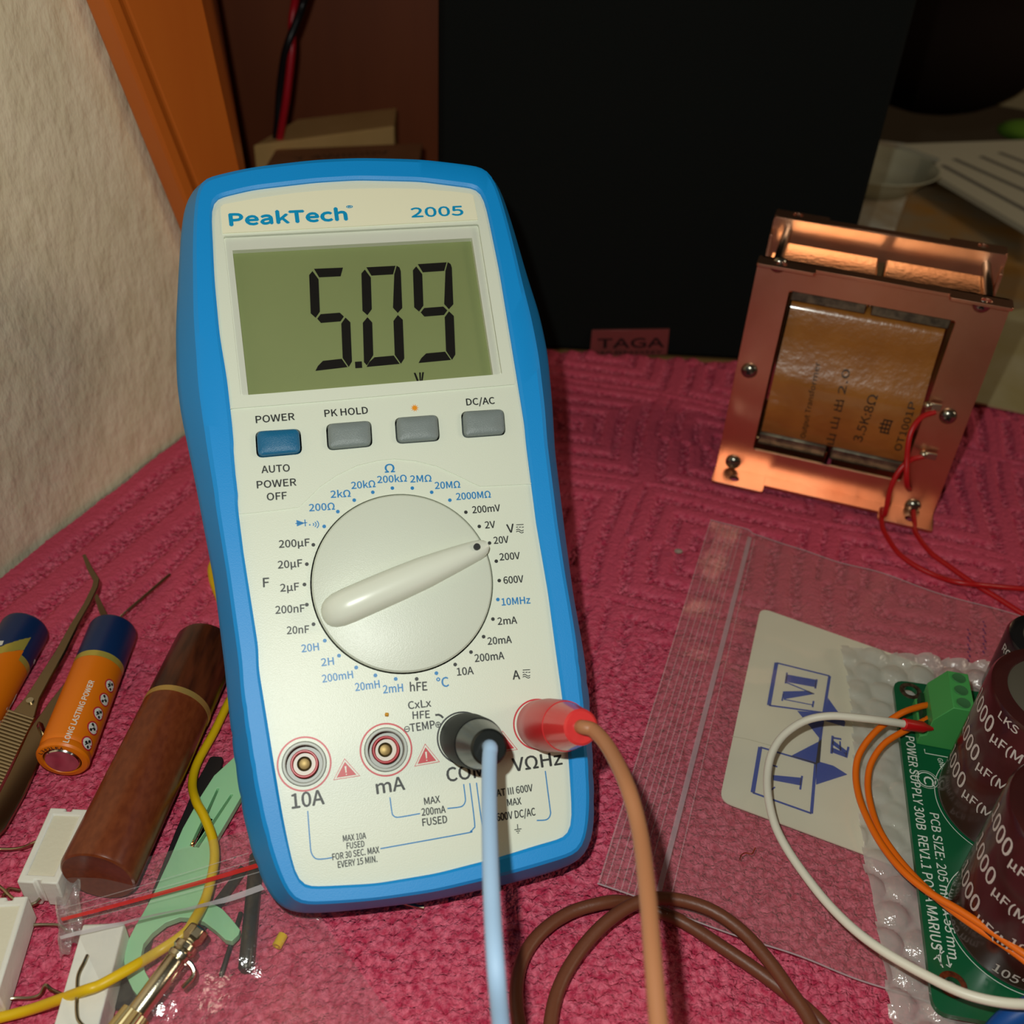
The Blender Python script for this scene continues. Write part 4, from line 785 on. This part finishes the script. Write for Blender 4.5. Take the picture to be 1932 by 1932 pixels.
# terminal block
gt = mat('terminal_green', (72, 158, 82), .42); Hh = .0168
e0 = tz(ZT, 850, 985, ZT_ + Hh); e1_ = tz(ZT, 765, 555, ZT_ + Hh); ly = (e1_ - e0); ly.z = 0; L_ = ly.length; Yd = ly.normalized(); Xd = Vector((-Yd.y, Yd.x, 0))
prof = [(0, 0), (0, Hh), (.0058, Hh), (.0096, Hh - .0062), (.0096, .0042), (.0112, .0034), (.0112, 0)]
fnT = lambda a, s_, z: e0 - Vector((0, 0, e0.z)) + Xd * a + Yd * s_ + Vector((0, 0, ZT_ + z))
mb = MB(); mb.loft([[fnT(a, s_, z) for a, z in prof] for s_ in (0, L_)])
tm = build('terminal_block', mb, gt, pcb, smooth=20, bevel=.0002)
for k in range(3):
    s_ = L_ * (.17 + .33 * k); c = fnT(.0029, s_, Hh)
    build('terminal_screw', MB().lathe(c + Vector((0, 0, .0001)), c + Vector((0, 0, 1)), [(0, .0019), (.0002, .0018), (.0001, .0013), (.00005, .0003)], 24), mat('screw_green_metal', (84, 150, 96), .25, .5), tm, smooth=60)
    o = fnT(.0096, s_, .0052); build('wire_entry', MB().box(o, .0022, .0034, .0036, Xd, Yd), mat('entry_dark', (16, 60, 28), .6), tm)
# wires at the board
def wire(name, label, cat, pts, r, m, grp=None): return tag(build(name, MB().tube([tab(p[:2], p[2]) for p in pts], r, 12, 6), m, smooth=60), label, cat, grp)
opvc = mat('orange_pvc', (240, 112, 12), .4)
o1 = [(1528, 838, .0165), (1480, 848, .017), (1400, 878, .017), (1300, 950, .015), (1232, 1040, .012), (1212, 1125, .010), (1224, 1225, .0095), (1264, 1330, .0105), (1325, 1440, .012), (1415, 1550, .0145), (1525, 1640, .0165), (1660, 1720, .019), (1800, 1812, .021), (1950, 1915, .023), (2100, 2010, .023)]
o2 = [(1532, 892, .0150), (1490, 915, .0150), (1440, 940, .0145), (1340, 1000, .0125), (1282, 1080, .010), (1264, 1160, .0085), (1272, 1250, .0085), (1310, 1368, .0095), (1382, 1480, .011), (1478, 1590, .0135), (1590, 1690, .0155), (1720, 1785, .018), (1880, 1890, .020), (2020, 2000, .021)]
cv = lambda L_: [(*Z7(x, y), z) for x, y, z in L_]
wire('orange_wire', 'upper orange wire curving from the green terminal over the bubble wrap', 'wire', cv(o1), .00092, opvc, 'orange wires in the terminal')
wire('orange_wire', 'lower orange wire curving from the green terminal, inner of the pair', 'wire', cv(o2), .00092, opvc, 'orange wires in the terminal')
ww = [(1425, 921, .0185), (1340, 908, .0205), (1250, 897, .0215), (1110, 886, .021), (1000, 905, .019), (910, 962, .0165), (858, 1035, .0145), (836, 1120, .013), (836, 1220, .0125), (862, 1340, .0125), (912, 1445, .013), (990, 1560, .014), (1085, 1680, .0155), (1200, 1795, .0175), (1330, 1892, .0195), (1500, 1990, .0215), (1680, 2075, .024), (1860, 2115, .026), (2050, 2120, .027)]
wt_ = thing('white_wire', 'white wire with a red end sleeve looping over the card to the terminal', 'wire', Matrix.Translation(tab(Z7(836, 1200))))
build('insulation', MB().tube([tab(Z7(x, y), z) for x, y, z in ww], .00110, 14, 6), mat('white_pvc', (232, 226, 208), .4), wt_, smooth=60)
fa, fb = tab(Z7(1418, 921), .0185), tab(Z7(1512, 936), .0165); fe_ = tab(Z7(1545, 942), .0155)
build('ferrule_sleeve', MB().lathe(fa, fb, [(-.0003, .0013), (0, .00165), ((fb - fa).length * .85, .0016), ((fb - fa).length, .0011), ((fe_ - fa).length * .93, .0006)], 24), mat('ferrule_red', (204, 24, 28), .35), wt_)
build('ferrule_tip', MB().tube([fb, fe_], .0005, 10, smooth=False), chrome, wt_)
wire('blue_cable', 'thick blue cable crossing the bottom right corner of the photo', 'cable', [(1850, 1990, .014), (1890, 1936, .016), (1925, 1912, .018), (1960, 1895, .02), (2010, 1880, .02)], .0026, mat('blue_pvc', (18, 76, 150), .4))

# ================================================================== COPPER TRANSFORMER
cop = mat('copper_plate', (240, 184, 152), .36, 1.0, var=(40, (230, 166, 132)), bump=(160, .1, .0005)); cop2 = mat('copper_foil', (236, 188, 136), .24, 1.0, bump=(500, .3, .0006))
F0 = tab((1358, 880), .001); F1 = tab((1765, 972), .001); ex_ = (F1 - F0); ex_.z = 0; FWd = ex_.length; TXv = ex_.normalized(); TYv = Vector((-TXv.y, TXv.x, 0))
tr = thing('output_transformer', 'copper framed output transformer with brown paper coil standing on the towel', 'transformer', Matrix.Translation(F0))
def T2(x, y):                                                   # photo point on the front plate -> (width, height)
    q = hit(Z6(x, y), F0, TYv) - F0; return (q.dot(TXv), q.z)
TFn = lambda d: (lambda x, z, k: F0 + TXv * x + Vector((0, 0, z)) + TYv * (d - k))
tl, trr = T2(412, 402), T2(1842, 692); HT = (tl[1] + trr[1]) / 2; x0, x1 = (tl[0] + 0) / 2, (trr[0] + FWd) / 2
print('TRANSFORMER', FWd, HT, tl, trr)
wn = [T2(598, 622), T2(1532, 785), T2(1245, 1712), T2(398, 1512)]
wx0, wx1 = (wn[0][0] + wn[3][0]) / 2, (wn[1][0] + wn[2][0]) / 2; wz0, wz1 = (wn[2][1] + wn[3][1]) / 2, (wn[0][1] + wn[1][1]) / 2
outl = rrect([(x0, 0), (x1, 0), (x1, HT), (x0, HT)], .0012); wino = rrect([(wx0, wz0), (wx1, wz0), (wx1, wz1), (wx0, wz1)], .0012)
tk = .0011; GAP = .026
def frame(d, sgn):
    f = TFn(d); mb = MB(); mb.plate(outl, [wino], f, 0, tk)
    def flange(xa, xb, z, dep, hole=None):
        q = rrect([(xa, 0), (xb, 0), (xb, dep), (xa, dep)], .0012); fn = lambda x, y, k: F0 + TXv * x + Vector((0, 0, z + k)) + TYv * (d - sgn * y)
        if not hole: q = [(xa, 0), (xb, 0), (xb, dep), (xa, dep)]
        mb.plate(q, [circ(hole, .0019, 20)] if hole else [], fn, 0, tk)
    w_ = x1 - x0
    for z, dp in ((0.0, .0125), (HT - tk, .0075)):
        flange(x0, x0 + w_ * .24, z, dp, (x0 + w_ * .10, dp * .62)); flange(x1 - w_ * .24, x1, z, dp, (x1 - w_ * .10, dp * .62)); flange(x0 + w_ * .236, x1 - w_ * .236, z + .00004, dp * .62)
    for xs in (x0, x1 - tk):                                     # side walls turned back
        fn = lambda a, z, k, xs=xs: F0 + TXv * (xs + k) + Vector((0, 0, z)) + TYv * (d + sgn * a)
        mb.plate([(0, .008), (.0045, .010), (.0045, HT * .35), (.007, HT * .4), (.007, HT * .62), (.0045, HT * .66), (.0045, HT - .006), (0, HT - .004)], [], fn, 0, tk)
    return mb
build('front_frame', frame(0, 1), cop, tr, smooth=35, bevel=.0003); build('rear_frame', frame(GAP + .014, -1), cop, tr, smooth=35, bevel=.0003)
core = MB(); 
cz1 = HT - .0065
for a, b in ((x0 + .006, (x0 + x1) / 2 - .0012), ((x0 + x1) / 2 + .0012, x1 - .006)):
    for z, hgt in ((cz1, .009), (.008, .009)): core.box(F0 + TXv * ((a + b) / 2) + Vector((0, 0, z - hgt / 2 if z > .02 else z + .0005)) + TYv * (.007 + GAP / 2 ), b - a, GAP - .001, hgt, TXv, TYv)
for xs in (x0 + .0075, x1 - .0075): core.box(F0 + TXv * xs + Vector((0, 0, HT / 2)) + TYv * (.007 + GAP / 2), .011, GAP - .002, HT - .022, TXv, TYv)
build('core', core, cop2, tr, bevel=.0008)
galv = mat('galvanised', (142, 136, 114), .4, .85, var=(300, (96, 92, 80)))
for a, b in ((wx0 + .001, (wx0 + wx1) / 2 - .0012), ((wx0 + wx1) / 2 + .0008, wx1 - .001)):
    for zc in (wz1 - .0030, wz0 + .0030): build('bobbin_flange', MB().box(F0 + TXv * ((a + b) / 2) + Vector((0, 0, zc)) + TYv * .008, b - a, .010, .0050, TXv, TYv), galv, tr, bevel=.0004)
# coil: paper wound, bulging towards the viewer, extruded across
cw0, cw1 = wx0 + .0016, wx1 - .0016; ca, cb = wz0 + .0058, wz1 - .0058; rg = []
prof = [(ca, .006), (ca + .0005, .0022), (ca + .003, -.0004), (ca + (cb - ca) * .25, -.0020), (ca + (cb - ca) * .46, -.0031), (ca + (cb - ca) * .51, -.0024), (ca + (cb - ca) * .56, -.0012), (ca + (cb - ca) * .70, .0024), (ca + (cb - ca) * .80, .0036), (cb - .0035, .0048), (cb - .001, .0062), (cb, .010), (cb, .016), (ca, .016)]
for xx in (cw0, cw0 + .0004, cw1 - .0004, cw1): rg.append([F0 + TXv * xx + Vector((0, 0, z)) + TYv * y for z, y in prof])
coil = build('coil', MB().loft(rg), mat('kraft_wrap', (176, 112, 44), .3, var=(70, (160, 98, 36)), bump=(420, .35, .0006), coat=1), tr, smooth=50)
def coilfn(x, z, k):
    y = np.interp(z, [p[0] for p in prof[:-2]], [p[1] for p in prof[:-2]]); return F0 + TXv * x + Vector((0, 0, z)) + TYv * (y - k)
ct = MB(); sc_ = .42 / F / 3.009
for s, a, b, cp_ in (('Output Transformer', (690, 1462), (775, 1040), 26), ('山 山 出 2.0', (850, 1500), (945, 1080), 36), ('3.5K:8Ω', (1010, 1480), (1105, 1205), 44), ('曲', (1160, 1425), (1185, 1345), 46), ('OT1001P', (1232, 1530), (1322, 1245), 34)): text(ct, s, coilfn, T2(*a), T2(*b), cp_ * sc_, .00015, .012)
build('coil_lettering', ct, mat('stamp_ink', (44, 30, 22), .6), coil, smooth=0)
scr = mat('screw_steel', (150, 146, 134), .22, 1.0)
def screw(c, n, r=.0030):
    u_ = n.orthogonal().normalized(); o = build('screw', MB().lathe(c, c + n, [(0, r), (.0006, r), (.0012, r * .88), (.0018, r * .6), (.0021, r * .2)], 28), scr, tr, smooth=50)
    build('screw_slot', MB().box(c + n * .0021, .0021, .0005, .0004, u_, n.cross(u_), n).box(c + n * .0021, .0005, .0021, .0004, u_, n.cross(u_), n), mat('slot_dark', (20, 18, 16), .5), o)
for p in ((540, 470), (1692, 695), (375, 1072), (1500, 1330), (283, 1590), (1300, 1840)):
    x, z = T2(*p); screw(F0 + TXv * x + Vector((0, 0, z)) - TYv * tk, -TYv)
for xs in (x0 + .006, x1 - .006): build('tie_bolt', MB().lathe(F0 + TXv * xs + Vector((0, 0, HT - .005)) + TYv * .0, F0 + TXv * xs + Vector((0, 0, HT - .005)) + TYv, [(0, .0016), (GAP + .014, .0016)], 18), scr, tr)
for p in ((1420, 1262), (1395, 1540)):
    x, z = T2(*p); build('solder_tag', MB().box(F0 + TXv * x + Vector((0, 0, z)) - TYv * .003, .0052, .0008, .0026, TXv, TYv).ball(F0 + TXv * (x - .002) + Vector((0, 0, z)) - TYv * .003, .0016), mat('solder', (190, 182, 160), .3, 1.0), tr, bevel=.0002)
rpvc = mat('red_pvc', (190, 22, 26), .38)
def tpt(x, y, out): q = T2(x, y); return F0 + TXv * q[0] + Vector((0, 0, q[1])) - TYv * out
ra = [tpt(1425, 1290, .0035), tpt(1350, 1293, .007), tpt(1295, 1345, .011), tpt(1275, 1450, .014), tpt(1275, 1600, .016)] + [tab((1719, 930), .006), tab((1725, 985), .002)] + [tab(Z7(*p), .0016) for p in [(1470, 105), (1530, 185), (1610, 245), (1710, 315), (1820, 382), (1932, 452), (2080, 530)]]
rb_ = [tpt(1362, 1540, .0035), tpt(1290, 1532, .007), tpt(1225, 1575, .010), tpt(1180, 1660, .012), tpt(1152, 1790, .013)] + [tab((1664, 960), .003), tab((1664, 990), .0018)] + [tab(Z7(*p), z) for p, z in [((1345, 118), .0014), ((1395, 190), .0014), ((1470, 245), .0014), ((1560, 288), .0016), ((1640, 312), .004), ((1730, 324), .0046), ((1830, 334), .0022), ((1932, 342), .0014), ((2080, 350), .0014)]]
tag(build('red_wire', MB().tube(ra, .00095, 12, 6), rpvc, smooth=60), 'red wire from the upper transformer tag, right one at the base', 'wire', 'red wires of the transformer')
tag(build('red_wire', MB().tube(rb_, .00095, 12, 6), rpvc, smooth=60), 'red wire from the lower transformer tag, left one at the base', 'wire', 'red wires of the transformer')

# small scraps on the towel
tag(build('copper_scrap', MB().tube([tab(p, z) for p, z in (((1396, 1622), .0038), ((1398, 1614), .0044), ((1406, 1609), .004), ((1418, 1611), .0044), ((1423, 1603), .0048), ((1425, 1599), .005))], .00014, 6, 4), MATS['bare_copper']), 'curly hair thin copper strand on the large clear bag', 'wire')
tag(build('lint_bit', MB().ball(tab((1280, 1040), .0012), .0011, sx=1.4, sz=.7), mat('grey_lint', (196, 176, 160), .9, bump=(3000, 1, .001))), 'pale speck of lint on the towel left of the large bag', 'lint')

# ================================================================== BACKGROUND
# loudspeaker
S0 = Vector((-.0421, .4410, -.0040)); SWd = .189; SH = .33; spk = thing('loudspeaker', 'black loudspeaker with cloth grille standing behind the meter', 'loudspeaker', S0 + Vector((SWd / 2, 0, 0)))
build('cabinet', MB().box(S0 + Vector((SWd / 2, .075, SH / 2)), SWd, .125, SH), mat('speaker_black', (14, 14, 15), .5), spk, bevel=.003)
build('grille', MB().box(S0 + Vector((SWd / 2, .006, SH / 2)), SWd - .002, .0118, SH), mat('grille_cloth', (20, 23, 22), .95, bump=(2500, .5, .0004), spec=.1), spk, bevel=.003)
gp = S0.y - .0002; fnG = lambda x, z, k: Vector((x, gp - k, z)); G2 = lambda p: (lambda q: (q.x, q.z))(hit(p, Vector((0, gp, 0)), Vector((0, 1, 0))))
bd = build('badge', MB().plate([G2(p) for p in [(1117, 622), (1263, 620), (1258, 668), (1112, 671)]], [], fnG, -.0006, .0008), mat('badge_rose', (150, 84, 82), .3, .5), spk, bevel=.0002)
mb = MB(); text(mb, 'TAGA', fnG, G2((1128, 655)), G2((1252, 653)), .0048, .0009, .03); text(mb, 'HARMONY', fnG, G2((1124, 667)), G2((1250, 665)), .0016, .0009, .02); build('badge_lettering', mb, mat('badge_ink', (26, 18, 18), .4), bd, smooth=0)
# leaning wooden drawer front: lit side, and a back with its shade put into the colour
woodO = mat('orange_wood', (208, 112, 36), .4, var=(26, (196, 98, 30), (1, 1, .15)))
pl = WP + n2 * .010
hw_ = lambda p: hit(p, pl, n2)
def edge_line(a, b):
    P, Q = hw_(a), hw_(b); d = P - Q; return Q, d / d.z
zz = lambda l, z: l[0] + l[1] * (z - l[0].z)
eA, eB, eC = edge_line((200, 0), (352, 385)), edge_line((228, 0), (378, 385)), edge_line((388, 0), (462, 340))
wp = thing('wooden_case', 'orange brown wooden case standing by the wall behind the meter', 'case', Matrix.Translation(zz(eA, .001)))
def wslab(p, q, off, z0=.001, z1=.32): return MB().loft([[zz(p, z), zz(q, z), zz(q, z) - off, zz(p, z) - off] for z in (z0, z1)])
build('edge_strip', wslab(eA, eB, n2 * .009), woodO, wp, smooth=0, bevel=.0012)
eG = edge_line((240, 0), (390, 385)); build('side_panel', wslab((eG[0] - n2 * .001, eG[1]), (eC[0] - n2 * .001, eC[1]), n2 * .008), woodO, wp, smooth=0, bevel=.001)
build('groove', wslab((eB[0] - n2 * .007, eB[1]), (eG[0] - n2 * .007, eG[1]), n2 * .002), mat('groove_brown', (70, 34, 14), .8), wp, smooth=0)
bk = lambda x: Vector((x, .66, 0))
build('inner_side', MB().loft([[zz(eC, z) - n2 * .004, Vector((-.205, .66, z)), Vector((-.213, .66, z)), zz(eC, z) - n2 * .012] for z in (.001, .32)]), woodO, wp, smooth=0)
build('back_panel', MB().loft([[Vector((x, y, z)) for x, y in ((-.213, .66), (-.02, .672), (-.02, .68), (-.213, .668))] for z in (-.004, .32)]), mat('shaded_orange_wood', (140, 66, 18), .55, var=(26, (126, 56, 12), (1, 1, .15))), wp, smooth=0)  # same wood as the side panel, shade painted in as a darker tone
# two small cartons
kraft = mat('kraft_card', (232, 184, 116), .8, var=(40, (222, 174, 106))); kraftd = mat('kraft_card_brown', (176, 116, 72), .8, var=(60, (164, 106, 64)))
def carton(label, px, z, m, extra=0):
    q = [tab(p, z) for p in px]; t = thing('carton', label, 'carton', Matrix.Translation(Vector((q[3].x, q[3].y, -.0045))), 'small cartons behind the meter')
    build('carton_body', MB().loft([[Vector((p.x, p.y, zz_)) for p in q] for zz_ in (-.0043, z)]), m, t, smooth=0, bevel=.0008); return t, q
c1, q = carton('plain tan carton lying behind the brown carton', [(478, 274), (744, 238), (748, 203), (560, 225)], .052, kraft)
c2_, q = carton('brown carton with faint lettering just above the meter top', [(482, 345), (790, 322), (797, 269), (520, 281)], .048, kraftd)
mb = MB(); a_, b_ = tab((555, 302), .0481), tab((735, 290), .0481); text(mb, 'Y 4W000V', lambda x, y, k: Vector((x, y, .0481)), a_, b_, .005, 0); build('carton_lettering', mb, mat('faded_ink', (84, 56, 40), .8), c2_, smooth=0)
# twin red and black wire hanging in front of the wood
tc_ = thing('twin_wire', 'twisted red and black twin wire hanging above the cartons', 'wire', Matrix.Translation(at((530, 280), .60)))
build('red_core', MB().tube([at(p, d_) for p, d_ in (((566, -60), .50), ((557, 0), .515), ((551, 40), .52), ((551, 80), .522), ((549, 110), .525), ((541, 180), .535), ((533, 230), .545), ((526, 275), .555))], .0020, 12, 6), mat('red_pvc_bright', (200, 24, 40), .4), tc_, smooth=60)
build('black_core', MB().tube([at(p, d_) for p, d_ in (((592, -60), .50), ((574, 0), .515), ((560, 40), .517), ((546, 75), .519), ((536, 110), .525), ((528, 170), .537), ((524, 230), .547), ((519, 278), .557))], .0020, 12, 6), mat('black_pvc', (20, 20, 22), .4), tc_, smooth=60)
# things on the table behind the transformer
def paper(name, label, cat, px, z, m, th=.0006):
    q = [tuple(tab(p, z))[:2] for p in px]; return tag(build(name, MB().plate(q, [], I, z - th, z), m, smooth=0), label, cat)
paper('magazine', 'yellow orange printed magazine on the table behind the transformer', 'magazine', [(1560, 470), (1600, 380), (1700, 335), (1990, 430), (1990, 640), (1880, 660), (1600, 610)], .0002, mat('magazine_print', (176, 122, 44), .5, var=(22, (150, 140, 118))), .004)
paper('beige_sheet', 'pale beige sheet on the table right of the transformer', 'paper', [(1800, 600), (1990, 575), (1990, 790), (1780, 745)], .0014, mat('beige_paper', (190, 178, 140), .7, var=(30, (176, 160, 110))), .001)
s1 = thing('printed_sheet', 'white printed sheet with grey text lines at the right edge', 'paper', Matrix.Translation(tab((1860, 360), .01)))
zs = .012; build('sheet', MB().plate([tuple(tab(p, zs))[:2] for p in [(1752, 322), (1775, 300), (1700, 272), (1990, 262), (1990, 470), (1932, 428)]], [], I, zs - .0035, zs), mat('white_paper', (214, 206, 180), .6), s1, smooth=0)
mb = MB()
for a, b in (((1778, 312), (1960, 410)), ((1800, 300), (1990, 385)), ((1850, 295), (2000, 360)), ((1885, 288), (2010, 335))): ribbon(mb, [tuple(tab(a, zs))[:2], tuple(tab(b, zs))[:2]], .0045, I, zs + .0002)
build('text_lines', mb, mat('grey_text', (120, 114, 104), .7), s1, smooth=0)
paper('folded_leaflet', 'white leaflet under the plastic bowl beside the loudspeaker', 'leaflet', [(1560, 380), (1640, 262), (1745, 276), (1700, 400), (1690, 430), (1600, 430)], .0085, mat('leaflet_white', (206, 204, 190), .6, var=(40, (180, 160, 130))), .003)
bc_ = tab((1648, 318), .02); mb = MB(); mb.lathe((bc_.x, bc_.y, .0088), (bc_.x, bc_.y, 1), [(0, .02), (.0004, .026), (.008, .032), (.0135, .0385), (.0145, .0405), (.0150, .0395), (.0136, .0375), (.008, .031), (.0012, .025), (.001, .002)], 64)
tag(build('plastic_bowl', mb, mat('milky_plastic', (216, 214, 186), .3, trans=.45), smooth=60), 'shallow translucent white bowl beside the loudspeaker', 'bowl')
bx = tab((1905, 215), .02)
tag(build('dark_bag', MB().ball((bx.x - .03, bx.y + .08, .045), .05, 24, 14, 1.6, .8, 1.0), mat('dark_leather', (26, 16, 12), .8, spec=.1)), 'dark brown bag in the shadow at the upper right', 'bag')
gx = tab((1960, 170), .03)
tag(build('grey_carton', MB().box((gx.x + .045, gx.y + .12, .065), .13, .10, .14, Vector((.9, -.43, 0)), Vector((.43, .9, 0))), mat('grey_card', (180, 160, 120), .8), bevel=.001), 'grey carton at the right edge behind the dark bag', 'carton')
gs = tab((1950, 262), .0); tag(build('green_cloth', MB().ball((gs.x, gs.y + .02, .0), .014, 20, 10, 1.5, 1, .55), mat('green_fabric', (96, 140, 30), .9)), 'small green cloth bundle at the right edge above the printed sheet', 'cloth')
